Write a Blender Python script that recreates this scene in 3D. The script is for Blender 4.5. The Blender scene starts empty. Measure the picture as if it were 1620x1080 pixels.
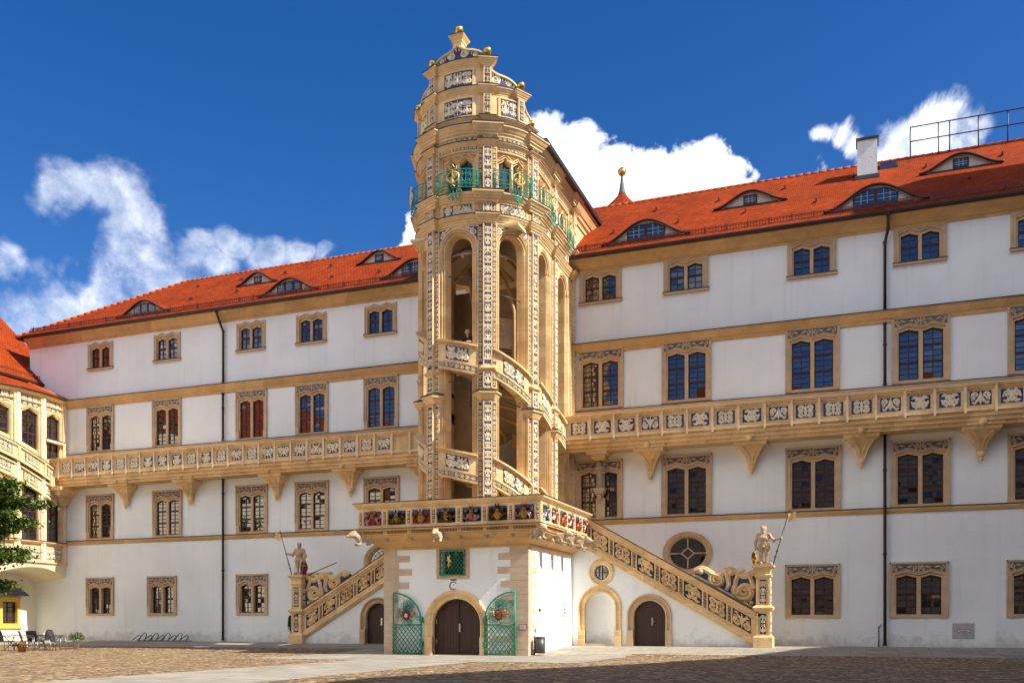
import bpy, math, random
import numpy as np
from math import sin, cos, pi, radians, sqrt, atan2, hypot
S = bpy.context.scene
COL = S.collection
# ------------------------------------------------------------ camera, sky, sun
CA = 3910/hypot(3910, 1480); SA = 1480/hypot(3910, 1480)
camd = bpy.data.cameras.new("camera"); cam = bpy.data.objects.new("camera", camd); COL.objects.link(cam)
cam.location = (0, -43.5, 0.97); cam.rotation_euler = (pi/2, 0, atan2(SA, CA))
camd.sensor_width = 36; camd.lens = 1480/1620*36; camd.shift_y = 447/1620; camd.clip_end = 3000
S.camera = cam
SUN_EL, SUN_AZ = 43.0, 4.0          # azimuth: degrees in front of the facade line, from the right
sd = Vs = (cos(radians(SUN_EL))*cos(radians(SUN_AZ)), -cos(radians(SUN_EL))*sin(radians(SUN_AZ)), sin(radians(SUN_EL)))
import mathutils
sl = bpy.data.lights.new("sun", 'SUN'); sl.energy = 3.1; sl.angle = radians(.5); sl.color = (1, .92, .79)
so = bpy.data.objects.new("sun", sl); COL.objects.link(so)
so.rotation_euler = mathutils.Vector(sd).to_track_quat('Z', 'Y').to_euler()
S.view_settings.view_transform = 'Standard'; S.view_settings.look = 'None'
S.view_settings.exposure = 1.5; S.view_settings.gamma = 1
W = bpy.data.worlds.new("World"); S.world = W; W.use_nodes = True

def pixdir(x, y):
    r, u = (x-810)/1480, (987-y)/1480
    v = mathutils.Vector((CA*r-SA, SA*r+CA, u)); return v.normalized()

def build_world():
    nt = W.node_tree; nt.nodes.clear(); N = nt.nodes.new; L = nt.links.new
    out = N('ShaderNodeOutputWorld'); bg = N('ShaderNodeBackground'); L(bg.outputs[0], out.inputs[0])
    sky = N('ShaderNodeTexSky'); sky.sky_type = 'NISHITA'; sky.sun_disc = False
    sky.sun_elevation = radians(SUN_EL); sky.sun_rotation = radians(90+SUN_AZ)
    sky.air_density = 1.0; sky.dust_density = .7; sky.ozone_density = 3.0; sky.altitude = 200
    hs = N('ShaderNodeHueSaturation'); hs.inputs['Hue'].default_value = .513; hs.inputs['Saturation'].default_value = 1.38; hs.inputs['Value'].default_value = .41
    L(sky.outputs[0], hs.inputs['Color'])
    tc = N('ShaderNodeTexCoord')
    def math_(op, a, b=None, c=None):
        n = N('ShaderNodeMath'); n.operation = op
        for i, v in enumerate((a, b, c)):
            if v is None: continue
            if isinstance(v, (int, float)): n.inputs[i].default_value = v
            else: L(v, n.inputs[i])
        return n.outputs[0]
    def noise(scale, detail, rough, dist=0, off=(0, 0, 0), str_=(1, 1, 1)):
        mp = N('ShaderNodeMapping'); mp.inputs['Location'].default_value = off; mp.inputs['Scale'].default_value = str_
        L(tc.outputs['Generated'], mp.inputs[0])
        n = N('ShaderNodeTexNoise'); n.inputs['Scale'].default_value = scale; n.inputs['Detail'].default_value = detail
        n.inputs['Roughness'].default_value = rough; n.inputs['Distortion'].default_value = dist
        L(mp.outputs[0], n.inputs['Vector']); return n.outputs['Fac']
    # warp the lookup a little so that the blobs lose their round outline
    wn = N('ShaderNodeTexNoise'); wn.inputs['Scale'].default_value = 9; wn.inputs['Detail'].default_value = 6
    L(tc.outputs['Generated'], wn.inputs['Vector'])
    ws = N('ShaderNodeVectorMath'); ws.operation = 'MULTIPLY_ADD'; L(wn.outputs['Color'], ws.inputs[0])
    ws.inputs[1].default_value = (.10, .10, .10)
    off = N('ShaderNodeVectorMath'); off.operation = 'SUBTRACT'; L(tc.outputs['Generated'], off.inputs[0]); off.inputs[1].default_value = (.05, .05, .05)
    L(off.outputs[0], ws.inputs[2])
    def blobs(lst):
        acc = None
        for x, y, r in lst:
            d = pixdir(x, y)
            n = N('ShaderNodeVectorMath'); n.operation = 'DISTANCE'; L(ws.outputs[0], n.inputs[0]); n.inputs[1].default_value = d
            f = sqrt(1+((x-810)/1480)**2+((987-y)/1480)**2)
            m = math_('MULTIPLY_ADD', n.outputs['Value'], -1/(r/1480/f), 1.0)
            acc = m if acc is None else math_('MAXIMUM', acc, m)
        return acc
    wisp = blobs([(66,304,38),(110,310,49),(155,312,54),(195,327,59),(225,352,52),(205,387,62),(235,412,62),(185,442,76),(235,462,76),(150,482,68),
        (275,482,60),(85,512,76),(150,527,76),(45,522,64),(318,380,33),(360,386,32),(400,393,33),(440,398,32),(476,402,26),(300,413,46),(345,420,32),(230,512,64),
        (108,394,8),(115,467,8),(60,547,60),(285,334,8),(0,437,38)])
    cum = blobs([(640,380,48),(618,392,26),(660,368,36),(868,250,66),(915,250,62),(900,318,90),(960,308,86),(1040,280,58),(1000,318,80),(1080,290,56),(1120,286,50),
        (1160,303,40),(1060,338,70),(1130,330,60),(1183,306,24),(930,368,80)])
    sml = blobs([(1430,239,66),(1475,224,72),(1505,244,66),(1398,246,48),(1345,220,42),(1312,218,30),(1540,234,44),(1292,262,24),(1470,269,60),(1462,202,36)])
    n1 = noise(11, 14, .62, .15, (3, 1, 0), (1, 1, 1.25)); n2 = noise(18, 12, .62, .25); n3 = noise(14, 14, .64, .5, (7, 2, 3))
    def ramp(v, a, b):
        n = N('ShaderNodeMapRange'); n.interpolation_type = 'SMOOTHSTEP'; L(v, n.inputs['Value'])
        n.inputs['From Min'].default_value = a; n.inputs['From Max'].default_value = b; return n.outputs[0]
    def dens(mask, nz, k, a, b, cap=.62): return ramp(math_('ADD', math_('MINIMUM', mask, cap), math_('MULTIPLY_ADD', nz, k, -.5*k)), a, b)
    dw = math_('MULTIPLY', dens(wisp, n1, 2.3, .0, 1.08, .46), .97)
    dc = dens(cum, n2, 1.9, .16, .40)
    ds = math_('MULTIPLY', dens(sml, n3, 2.2, .22, .85, .52), .97)
    # broken cumulus over the rest of the sky, behind the viewer (seen only as reflections)
    sx = N('ShaderNodeSeparateXYZ'); L(tc.outputs['Generated'], sx.inputs[0])
    back = ramp(math_('MULTIPLY', sx.outputs['Y'], -1), .1, .45)
    high = math_('MULTIPLY', math_('MULTIPLY', ramp(sx.outputs['Z'], .43, .53), math_('SUBTRACT', 1.0, ramp(sx.outputs['Z'], .72, .88))), ramp(math_('MULTIPLY', sx.outputs['Y'], -1), .15, .4))   # unseen cloud bank higher up, added to brighten the shaded walls
    db = math_('MAXIMUM', math_('MULTIPLY', ramp(noise(3.2, 8, .55, .3, (1, 5, 2)), .53, .70), back), math_('MULTIPLY', ramp(noise(2.6, 8, .55, .3, (4, 5, 2)), .34, .46), high))
    den = math_('MAXIMUM', math_('MAXIMUM', dw, dc), math_('MAXIMUM', ds, db))
    shade = noise(11, 10, .62, .3, (.02, .0, -.04))
    cr = N('ShaderNodeValToRGB'); L(shade, cr.inputs[0])
    cr.color_ramp.elements[0].position = .36; cr.color_ramp.elements[0].color = (2.25, 2.6, 3.15, 1)
    cr.color_ramp.elements[1].position = .58; cr.color_ramp.elements[1].color = (5.2, 5.2, 5.25, 1)
    mx = N('ShaderNodeMix'); mx.data_type = 'RGBA'; L(den, mx.inputs[0]); L(hs.outputs[0], mx.inputs[6]); L(cr.outputs[0], mx.inputs[7])
    L(mx.outputs[2], bg.inputs[0]); bg.inputs[1].default_value = .12
build_world()
# ------------------------------------------------------------ materials
MT = {}
def mat(name, c, rough=.8, var=.14, scale=1.2, bump=.15, bscale=25, metal=0, spec=.4, c2=None, streak=0, ior=None, grime=0, blocks=None):
    if name in MT: return MT[name]
    m = bpy.data.materials.new(name); m.use_nodes = True; nt = m.node_tree; N = nt.nodes.new; L = nt.links.new
    b = nt.nodes['Principled BSDF']; b.inputs['Roughness'].default_value = rough; b.inputs['Metallic'].default_value = metal
    b.inputs['Specular IOR Level'].default_value = spec
    if ior: b.inputs['IOR'].default_value = ior
    g = N('ShaderNodeNewGeometry')
    n = N('ShaderNodeTexNoise'); n.inputs['Scale'].default_value = scale; n.inputs['Detail'].default_value = 8; n.inputs['Roughness'].default_value = .6
    L(g.outputs['Position'], n.inputs['Vector'])
    r = N('ShaderNodeValToRGB'); L(n.outputs['Fac'], r.inputs[0])
    lo = c2 or tuple(x*(1-var) for x in c); hi = tuple(min(1, x*(1+var*.6)) for x in c)
    r.color_ramp.elements[0].position = .3; r.color_ramp.elements[0].color = (*lo, 1)
    r.color_ramp.elements[1].position = .65; r.color_ramp.elements[1].color = (*hi, 1)
    col = r.outputs[0]
    if streak:
        mp = N('ShaderNodeMapping'); mp.inputs['Scale'].default_value = (3, 3, .18); L(g.outputs['Position'], mp.inputs[0])
        n3 = N('ShaderNodeTexNoise'); n3.inputs['Scale'].default_value = 1.2; n3.inputs['Detail'].default_value = 7; L(mp.outputs[0], n3.inputs['Vector'])
        r3 = N('ShaderNodeMapRange'); L(n3.outputs['Fac'], r3.inputs['Value']); r3.inputs['From Min'].default_value = .55; r3.inputs['From Max'].default_value = .8
        r3.inputs['To Max'].default_value = streak
        mx = N('ShaderNodeMix'); mx.data_type = 'RGBA'; L(r3.outputs[0], mx.inputs[0]); L(col, mx.inputs[6]); mx.inputs[7].default_value = (c[0]*.45, c[1]*.42, c[2]*.38, 1)
        col = mx.outputs[2]
    if blocks:                                      # cut blocks: each its own tone, fine joints between
        s = N('ShaderNodeSeparateXYZ'); L(g.outputs['Position'], s.inputs[0]); ad = N('ShaderNodeMath'); L(s.outputs['X'], ad.inputs[0]); L(s.outputs['Y'], ad.inputs[1])
        cb = N('ShaderNodeCombineXYZ'); L(ad.outputs[0], cb.inputs[0]); L(s.outputs['Z'], cb.inputs[1])
        br = N('ShaderNodeTexBrick'); L(cb.outputs[0], br.inputs['Vector']); br.inputs['Scale'].default_value = 1; br.inputs['Brick Width'].default_value = blocks[0]; br.inputs['Row Height'].default_value = blocks[1]
        br.inputs['Mortar Size'].default_value = .008; br.inputs['Color1'].default_value = (1.06, 1.06, 1.06, 1); br.inputs['Color2'].default_value = (.86, .83, .80, 1); br.inputs['Mortar'].default_value = (.74, .70, .66, 1)
        mb_ = N('ShaderNodeMix'); mb_.data_type = 'RGBA'; mb_.blend_type = 'MULTIPLY'; mb_.inputs[0].default_value = 1; L(col, mb_.inputs[6]); L(br.outputs['Color'], mb_.inputs[7]); col = mb_.outputs[2]
    if grime:                                       # splashed, damp-stained foot of the wall with a ragged edge
        s = N('ShaderNodeSeparateXYZ'); L(g.outputs['Position'], s.inputs[0]); ng = N('ShaderNodeTexNoise'); ng.inputs['Scale'].default_value = 1.6; ng.inputs['Detail'].default_value = 9; ng.inputs['Roughness'].default_value = .7; L(g.outputs['Position'], ng.inputs['Vector'])
        ma = N('ShaderNodeMath'); ma.operation = 'MULTIPLY_ADD'; L(ng.outputs['Fac'], ma.inputs[0]); ma.inputs[1].default_value = -2.6; L(s.outputs['Z'], ma.inputs[2])
        rg = N('ShaderNodeMapRange'); L(ma.outputs[0], rg.inputs['Value']); rg.inputs['From Min'].default_value = -.75; rg.inputs['From Max'].default_value = -1.35; rg.inputs['To Max'].default_value = grime
        mg = N('ShaderNodeMix'); mg.data_type = 'RGBA'; L(rg.outputs[0], mg.inputs[0]); L(col, mg.inputs[6]); mg.inputs[7].default_value = (.42, .38, .33, 1); col = mg.outputs[2]
    L(col, b.inputs['Base Color'])
    if bump:
        n2 = N('ShaderNodeTexNoise'); n2.inputs['Scale'].default_value = bscale; n2.inputs['Detail'].default_value = 5; L(g.outputs['Position'], n2.inputs['Vector'])
        bp = N('ShaderNodeBump'); bp.inputs['Strength'].default_value = bump; bp.inputs['Distance'].default_value = .02
        L(n2.outputs['Fac'], bp.inputs['Height']); L(bp.outputs[0], b.inputs['Normal'])
    MT[name] = m; return m
PLAST = mat('white_plaster', (.85, .885, .885), .9, .05, .35, .5, 9, c2=(.78, .81, .81), streak=.18, grime=.5)
STONE = mat('cream_sandstone', (.82, .60, .325), .85, .16, 1.5, .25, 30, c2=(.70, .47, .22), streak=.22, blocks=(.95, .48))
PALE = mat('pale_sandstone', (.82, .67, .44), .85, .12, 1.5, .2, 30, streak=.12)
CORN = mat('ochre_cornice_stone', (.63, .40, .18), .85, .16, 1.5, .25, 30, streak=.15, blocks=(1.3, 2.0))
TAN = mat('tan_window_stone', (.58, .42, .26), .85, .16, 1.8, .25, 30, c2=(.50, .35, .20))
RELT = mat('tan_relief_stone', (.62, .50, .35), .85, .16, 3, .2, 30)
GREYB = mat('grey_blue_ground_paint', (.13, .125, .135), .8, .3, 5, 0)
QUOIN = mat('quoin_stone', (.58, .46, .33), .9, .15, 1.5, .3, 25, streak=.15)
FIG = mat('figure_stone', (.50, .37, .23), .85, .25, 6, .3, 30, streak=.3)
ORN = mat('ornament_stone', (.86, .76, .56), .85, .12, 3, 0, 30)
BLUE = mat('blue_ground_paint', (.035, .062, .155), .8, .25, 5, 0)
DBLUE = mat('dark_blue_ground_paint', (.02, .028, .07), .8, .3, 5, 0)
NAVY = mat('navy_ground_paint', (.055, .075, .16), .8, .35, 5, 0)
LEAD = mat('dark_lead_flashing', (.035, .03, .03), .6, .2, 4, 0)
GUT = mat('dark_brown_gutter', (.035, .02, .018), .5, .2, 4, 0)
WOODW = mat('brown_window_wood', (.050, .016, .012), .5, .2, 5, 0)
GLASS = mat('dark_window_glass', (.012, .012, .014), .02, .1, 2, 0, spec=.5, ior=2.4)
GREEN = mat('green_painted_iron', (.01, .26, .17), .45, .2, 6, 0)
GOLD = mat('gilding', (.85, .55, .12), .28, .2, 8, .2, 30, metal=1)
GOLDP = mat('yellow_gold_paint', (.80, .60, .22), .5, .2, 8, 0)
BLACK = mat('black_paint', (.012, .012, .012), .5, .2, 5, 0)
IRON = mat('grey_iron', (.10, .10, .105), .5, .2, 5, 0, metal=.6)
CREAM = mat('cream_plaster', (.80, .69, .48), .9, .06, .5, .4, 9)
YEL = mat('yellow_painted_stone', (.75, .47, .08), .8, .08, 2, .1)
SLATE = mat('blue_grey_slate', (.10, .13, .18), .7, .3, 6, .3, 20)
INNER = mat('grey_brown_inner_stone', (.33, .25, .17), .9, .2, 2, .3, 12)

def planks(name, c, w):
    m = bpy.data.materials.new(name); m.use_nodes = True; nt = m.node_tree; N = nt.nodes.new; L = nt.links.new; b = nt.nodes['Principled BSDF']
    g = N('ShaderNodeNewGeometry'); s = N('ShaderNodeSeparateXYZ'); L(g.outputs['Position'], s.inputs[0])
    cb = N('ShaderNodeCombineXYZ'); L(s.outputs['Z'], cb.inputs[0]); L(s.outputs['X'], cb.inputs[1])
    br = N('ShaderNodeTexBrick'); L(cb.outputs[0], br.inputs['Vector']); br.inputs['Scale'].default_value = 1; br.inputs['Brick Width'].default_value = 40
    br.inputs['Row Height'].default_value = w; br.inputs['Mortar Size'].default_value = .009; br.inputs['Color1'].default_value = (*c, 1)
    br.inputs['Color2'].default_value = (c[0]*1.5, c[1]*1.4, c[2]*1.4, 1); br.inputs['Mortar'].default_value = (.006, .004, .004, 1)
    L(br.outputs['Color'], b.inputs['Base Color']); b.inputs['Roughness'].default_value = .55
    MT[name] = m; return m
DOORW = planks('dark_plank_wood', (.040, .017, .011), .13)

def rooftile(name, axis):
    m = bpy.data.materials.new(name); m.use_nodes = True; nt = m.node_tree; N = nt.nodes.new; L = nt.links.new; b = nt.nodes['Principled BSDF']
    g = N('ShaderNodeNewGeometry'); s = N('ShaderNodeSeparateXYZ'); L(g.outputs['Position'], s.inputs[0])
    cb = N('ShaderNodeCombineXYZ'); L(s.outputs[axis], cb.inputs[0])
    z = N('ShaderNodeMath'); z.operation = 'MULTIPLY'; L(s.outputs['Z'], z.inputs[0]); z.inputs[1].default_value = 1.75; L(z.outputs[0], cb.inputs[1])
    br = N('ShaderNodeTexBrick'); L(cb.outputs[0], br.inputs['Vector']); br.inputs['Scale'].default_value = 1; br.inputs['Brick Width'].default_value = .19
    br.inputs['Row Height'].default_value = .19; br.inputs['Mortar Size'].default_value = .016; br.inputs['Mortar Smooth'].default_value = .6
    br.inputs['Color1'].default_value = (.36, .054, .005, 1); br.inputs['Color2'].default_value = (.26, .037, .004, 1); br.inputs['Mortar'].default_value = (.11, .016, .004, 1)
    n = N('ShaderNodeTexNoise'); n.inputs['Scale'].default_value = .7; n.inputs['Detail'].default_value = 12; n.inputs['Roughness'].default_value = .75; L(g.outputs['Position'], n.inputs['Vector'])
    r = N('ShaderNodeValToRGB'); L(n.outputs['Fac'], r.inputs[0]); r.color_ramp.elements[0].position = .38; r.color_ramp.elements[0].color = (.62, .56, .54, 1)
    r.color_ramp.elements[1].position = .62; r.color_ramp.elements[1].color = (1.12, 1.05, 1, 1)
    mx = N('ShaderNodeMix'); mx.data_type = 'RGBA'; mx.blend_type = 'MULTIPLY'; mx.inputs[0].default_value = .75; L(br.outputs['Color'], mx.inputs[6]); L(r.outputs[0], mx.inputs[7])
    # pale lichen streaks
    mp = N('ShaderNodeMapping'); mp.inputs['Scale'].default_value = (.5, .5, .16); mp.inputs['Rotation'].default_value = (0, .5, 0); L(g.outputs['Position'], mp.inputs[0])
    n2 = N('ShaderNodeTexNoise'); n2.inputs['Scale'].default_value = 1.6; n2.inputs['Detail'].default_value = 9; n2.inputs['Roughness'].default_value = .7; L(mp.outputs[0], n2.inputs['Vector'])
    r2 = N('ShaderNodeMapRange'); L(n2.outputs['Fac'], r2.inputs['Value']); r2.inputs['From Min'].default_value = .66; r2.inputs['From Max'].default_value = .78; r2.inputs['To Max'].default_value = .4
    m2 = N('ShaderNodeMix'); m2.data_type = 'RGBA'; L(r2.outputs[0], m2.inputs[0]); L(mx.outputs[2], m2.inputs[6]); m2.inputs[7].default_value = (.5, .32, .2, 1)
    L(m2.outputs[2], b.inputs['Base Color']); b.inputs['Roughness'].default_value = .85; b.inputs['Specular IOR Level'].default_value = .12
    bp = N('ShaderNodeBump'); bp.inputs['Strength'].default_value = .6; bp.inputs['Distance'].default_value = .03; L(br.outputs['Fac'], bp.inputs['Height']); bp.invert = True
    L(bp.outputs[0], b.inputs['Normal']); MT[name] = m; return m
ROOFX = rooftile('red_roof_tiles', 'X'); ROOFY = rooftile('red_roof_tiles_side', 'Y')

def ground_mats():
    m = bpy.data.materials.new('brown_cobbles'); m.use_nodes = True; nt = m.node_tree; N = nt.nodes.new; L = nt.links.new; b = nt.nodes['Principled BSDF']
    g = N('ShaderNodeNewGeometry')
    v = N('ShaderNodeTexVoronoi'); v.feature = 'F1'; v.inputs['Scale'].default_value = 4.4; v.inputs['Randomness'].default_value = .8; L(g.outputs['Position'], v.inputs['Vector'])
    e = N('ShaderNodeTexVoronoi'); e.feature = 'DISTANCE_TO_EDGE'; e.inputs['Scale'].default_value = 4.4; e.inputs['Randomness'].default_value = .8; L(g.outputs['Position'], e.inputs['Vector'])
    sp = N('ShaderNodeSeparateColor'); L(v.outputs['Color'], sp.inputs[0])
    r = N('ShaderNodeValToRGB'); L(sp.outputs[0], r.inputs[0])
    r.color_ramp.elements[0].color = (.14, .085, .042, 1); r.color_ramp.elements[1].color = (.50, .345, .20, 1)
    el = r.color_ramp.elements.new(.5); el.color = (.29, .19, .10, 1)
    n = N('ShaderNodeTexNoise'); n.inputs['Scale'].default_value = .5; n.inputs['Detail'].default_value = 8; L(g.outputs['Position'], n.inputs['Vector'])
    rm = N('ShaderNodeMapRange'); L(n.outputs['Fac'], rm.inputs['Value']); rm.inputs['From Min'].default_value = .5; rm.inputs['From Max'].default_value = .68; rm.inputs['To Max'].default_value = .8
    me = N('ShaderNodeMapRange'); L(e.outputs['Distance'], me.inputs['Value']); me.inputs['From Min'].default_value = .02; me.inputs['From Max'].default_value = .14; me.inputs['To Min'].default_value = 1; me.inputs['To Max'].default_value = 0
    j = N('ShaderNodeMix'); j.data_type = 'RGBA'; L(rm.outputs[0], j.inputs[0]); j.inputs[6].default_value = (.09, .06, .035, 1); j.inputs[7].default_value = (.14, .15, .03, 1)
    mx = N('ShaderNodeMix'); mx.data_type = 'RGBA'; L(me.outputs[0], mx.inputs[0]); L(r.outputs[0], mx.inputs[6]); L(j.outputs[2], mx.inputs[7])
    L(mx.outputs[2], b.inputs['Base Color']); b.inputs['Roughness'].default_value = .85
    bp = N('ShaderNodeBump'); bp.inputs['Strength'].default_value = .9; bp.inputs['Distance'].default_value = .05
    mh = N('ShaderNodeMapRange'); L(e.outputs['Distance'], mh.inputs['Value']); mh.inputs['From Max'].default_value = .3
    L(mh.outputs[0], bp.inputs['Height']); L(bp.outputs[0], b.inputs['Normal'])
    p = bpy.data.materials.new('pale_granite_slabs'); p.use_nodes = True; nt = p.node_tree; N = nt.nodes.new; L = nt.links.new; b = nt.nodes['Principled BSDF']
    g = N('ShaderNodeNewGeometry'); br = N('ShaderNodeTexBrick'); L(g.outputs['Position'], br.inputs['Vector']); br.inputs['Scale'].default_value = 1
    br.inputs['Brick Width'].default_value = 1.15; br.inputs['Row Height'].default_value = .75; br.inputs['Mortar Size'].default_value = .012
    br.inputs['Color1'].default_value = (.37, .34, .285, 1); br.inputs['Color2'].default_value = (.29, .27, .225, 1); br.inputs['Mortar'].default_value = (.13, .11, .09, 1)
    n = N('ShaderNodeTexNoise'); n.inputs['Scale'].default_value = 1.4; n.inputs['Detail'].default_value = 9; n.inputs['Roughness'].default_value = .7; L(g.outputs['Position'], n.inputs['Vector'])
    r = N('ShaderNodeValToRGB'); L(n.outputs['Fac'], r.inputs[0]); r.color_ramp.elements[0].position = .3; r.color_ramp.elements[0].color = (.7, .68, .64, 1); r.color_ramp.elements[1].position = .7; r.color_ramp.elements[1].color = (1.1, 1.1, 1.1, 1)
    mx = N('ShaderNodeMix'); mx.data_type = 'RGBA'; mx.blend_type = 'MULTIPLY'; mx.inputs[0].default_value = 1; L(br.outputs['Color'], mx.inputs[6]); L(r.outputs[0], mx.inputs[7])
    L(mx.outputs[2], b.inputs['Base Color']); b.inputs['Roughness'].default_value = .8
    return m, p
COBBLE, SLAB = ground_mats()
# ------------------------------------------------------------ mesh helpers
ORI = {}
class MB:
    def __init__(s): s.v = []; s.f = []; s.m = []; s.s = []
    def P(s, p): s.v.append(tuple(p)); return len(s.v)-1
    def poly(s, pts, m=0, sm=False): s.f.append([s.P(p) for p in pts]); s.m.append(m); s.s.append(sm)
    def idx(s, ids, m=0, sm=False): s.f.append(list(ids)); s.m.append(m); s.s.append(sm)
    def box(s, x0, x1, y0, y1, z0, z1, m=0): s.mbox(lambda x, y, z: (x, y, z), x0, x1, y0, y1, z0, z1, m)
    def mbox(s, f, x0, x1, y0, y1, z0, z1, m=0, n=1):
        for i in range(n):
            a, b = x0+(x1-x0)*i/n, x0+(x1-x0)*(i+1)/n
            c = [f(x, y, z) for z in (z0, z1) for y in (y0, y1) for x in (a, b)]
            k = [s.P(p) for p in c]
            fs = [(0, 1, 5, 4), (2, 3, 7, 6), (0, 1, 3, 2), (4, 5, 7, 6)]
            if i == 0: fs.append((0, 2, 6, 4))
            if i == n-1: fs.append((1, 3, 7, 5))
            for q in fs: s.idx([k[j] for j in q], m)
    def grid(s, rows, m=0, sm=True, closed=False):
        ids = [[s.P(p) for p in r] for r in rows]
        for a, b in zip(ids[:-1], ids[1:]):
            n = len(a)
            for i in range(n if closed else n-1): s.idx([a[i], a[(i+1) % n], b[(i+1) % n], b[i]], m, sm)
        return ids
    def lathe(s, prof, c=(0, 0, 0), n=16, m=0, sm=True):
        s.grid([[(c[0]+r*cos(2*pi*i/n), c[1]+r*sin(2*pi*i/n), c[2]+z) for i in range(n)] for r, z in prof], m, sm, True)
    def ball(s, c, r, m=0, n=14, sz=1): s.lathe([(r*sin(pi*i/8)+1e-4, -r*sz*cos(pi*i/8)) for i in range(9)], c, n, m)
    def tube(s, pts, r, m=0, n=6, cap=True):
        pts = [mathutils.Vector(p) for p in pts]; rows = []
        up = mathutils.Vector((0, 0, 1)); prev = None
        for i, p in enumerate(pts):
            d = (pts[min(i+1, len(pts)-1)]-pts[max(i-1, 0)]).normalized()
            a = d.cross(up)
            if a.length < .05: a = d.cross(mathutils.Vector((0, 1, 0)))
            a.normalize(); b = d.cross(a)
            rr = r[i] if isinstance(r, (list, tuple)) else r
            rows.append([p+a*rr*cos(2*pi*k/n)+b*rr*sin(2*pi*k/n) for k in range(n)])
        ids = s.grid(rows, m, True, True)
        if cap: s.idx(ids[0][::-1], m); s.idx(ids[-1], m)
    def sweep(s, path, prof, m=0, closed=False, caps=True, sm=False):
        """path: xy points left to right seen from outside; prof: (out, z) list"""
        n = len(path); rows = []
        for i, p in enumerate(path):
            a = path[i-1] if i or closed else None; b = path[(i+1) % n] if i < n-1 or closed else None
            def nn(u, v):
                dx, dy = v[0]-u[0], v[1]-u[1]; l = hypot(dx, dy) or 1; return dy/l, -dx/l
            if a is None: nx, ny = nn(p, b); k = 1
            elif b is None: nx, ny = nn(a, p); k = 1
            else:
                n1, n2 = nn(a, p), nn(p, b); nx, ny = n1[0]+n2[0], n1[1]+n2[1]; l = hypot(nx, ny) or 1; nx /= l; ny /= l
                k = 1/max(.35, nx*n1[0]+ny*n1[1])
            rows.append([(p[0]+nx*o*k, p[1]+ny*o*k, z) for o, z in prof])
        if closed: rows.append(rows[0])
        ids = s.grid(rows, m, sm)
        if caps and not closed: s.idx(ids[0], m); s.idx(ids[-1][::-1], m)
    def ribbon(s, pts, mp, h, m=0):
        """pts (x, y, halfwidth) in a plane; raised in the middle by h; mp(x, h, y) -> 3d"""
        rows = []; n = len(pts)
        for i, (x, y, w) in enumerate(pts):
            a, b = pts[max(i-1, 0)], pts[min(i+1, n-1)]
            dx, dy = b[0]-a[0], b[1]-a[1]; l = hypot(dx, dy) or 1; nx, ny = -dy/l, dx/l
            rows.append([mp(x+nx*w, 0, y+ny*w), mp(x, h, y), mp(x-nx*w, 0, y-ny*w)])
        s.grid(rows, m, False)
    def pierced(s, mp, ws, z0, z1, holes, o=0, depth=.3, m=0, mr=None):
        """wall sheet with holes; holes: (w0, w1, zb, zt) with zb, zt functions of w"""
        mr = m if mr is None else mr
        fz = lambda z: z if callable(z) else (lambda w, z=z: z)
        z0 = fz(z0); z1 = fz(z1); H = [(a, b, fz(c), fz(d)) for a, b, c, d in holes]
        ws = sorted(set(round(w, 5) for w in ws))
        for a, b in zip(ws[:-1], ws[1:]):
            mid = (a+b)/2; act = sorted([h for h in H if h[0]-1e-4 <= mid <= h[1]+1e-4], key=lambda h: h[2](mid)); cur = z0
            for h in act:
                if h[2](mid)-cur(mid) > 1e-3: s.poly([mp(a, o, cur(a)), mp(b, o, cur(b)), mp(b, o, h[2](b)), mp(a, o, h[2](a))], m)
                if depth:
                    for q in (h[2], h[3]): s.poly([mp(a, o, q(a)), mp(b, o, q(b)), mp(b, o-depth, q(b)), mp(a, o-depth, q(a))], mr)
                    for e, w in ((a, h[0]), (b, h[1])):
                        if abs(e-w) < 1e-3 and h[3](e)-h[2](e) > 1e-3:
                            s.poly([mp(e, o, h[2](e)), mp(e, o, h[3](e)), mp(e, o-depth, h[3](e)), mp(e, o-depth, h[2](e))], mr)
                cur = h[3]
            if z1(mid)-cur(mid) > 1e-3: s.poly([mp(a, o, cur(a)), mp(b, o, cur(b)), mp(b, o, z1(b)), mp(a, o, z1(a))], m)
    def build(s, name, mats, parent=None, loc=None):
        mats = mats if isinstance(mats, (list, tuple)) else [mats]
        o = ORI.get(parent.name, (0, 0, 0)) if parent else (0, 0, 0)
        if loc is not None: v = s.v
        else: v = [(p[0]-o[0], p[1]-o[1], p[2]-o[2]) for p in s.v]
        me = bpy.data.meshes.new(name); me.from_pydata(v, [], s.f)
        for mt in mats: me.materials.append(mt)
        me.polygons.foreach_set('material_index', s.m); me.polygons.foreach_set('use_smooth', s.s); me.update()
        ob = bpy.data.objects.new(name, me); COL.objects.link(ob)
        if parent: ob.parent = parent
        if loc is not None: ob.location = (loc[0]-o[0], loc[1]-o[1], loc[2]-o[2])
        ORI[ob.name] = tuple(loc) if loc is not None else o
        return ob
def thing(name, label, cat, loc, group=None):
    o = bpy.data.objects.new(name, None); COL.objects.link(o); o.location = loc; o.empty_display_size = .3
    ORI[o.name] = tuple(loc); o['label'] = label; o['category'] = cat
    if group: o['group'] = group
    return o
def tag(o, label, cat, group=None):
    o['label'] = label; o['category'] = cat
    if group: o['group'] = group
    return o
def inst(name, me, parent, loc):
    o = bpy.data.objects.new(name, me); COL.objects.link(o); o.parent = parent; q = ORI.get(parent.name, (0, 0, 0))
    o.location = (loc[0]-q[0], loc[1]-q[1], loc[2]-q[2]); ORI[o.name] = tuple(loc); return o
def lin(a, b, n): return [a+(b-a)*i/n for i in range(n+1)]
def flat(y): return lambda w, o, z: (w, y-o, z)
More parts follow.
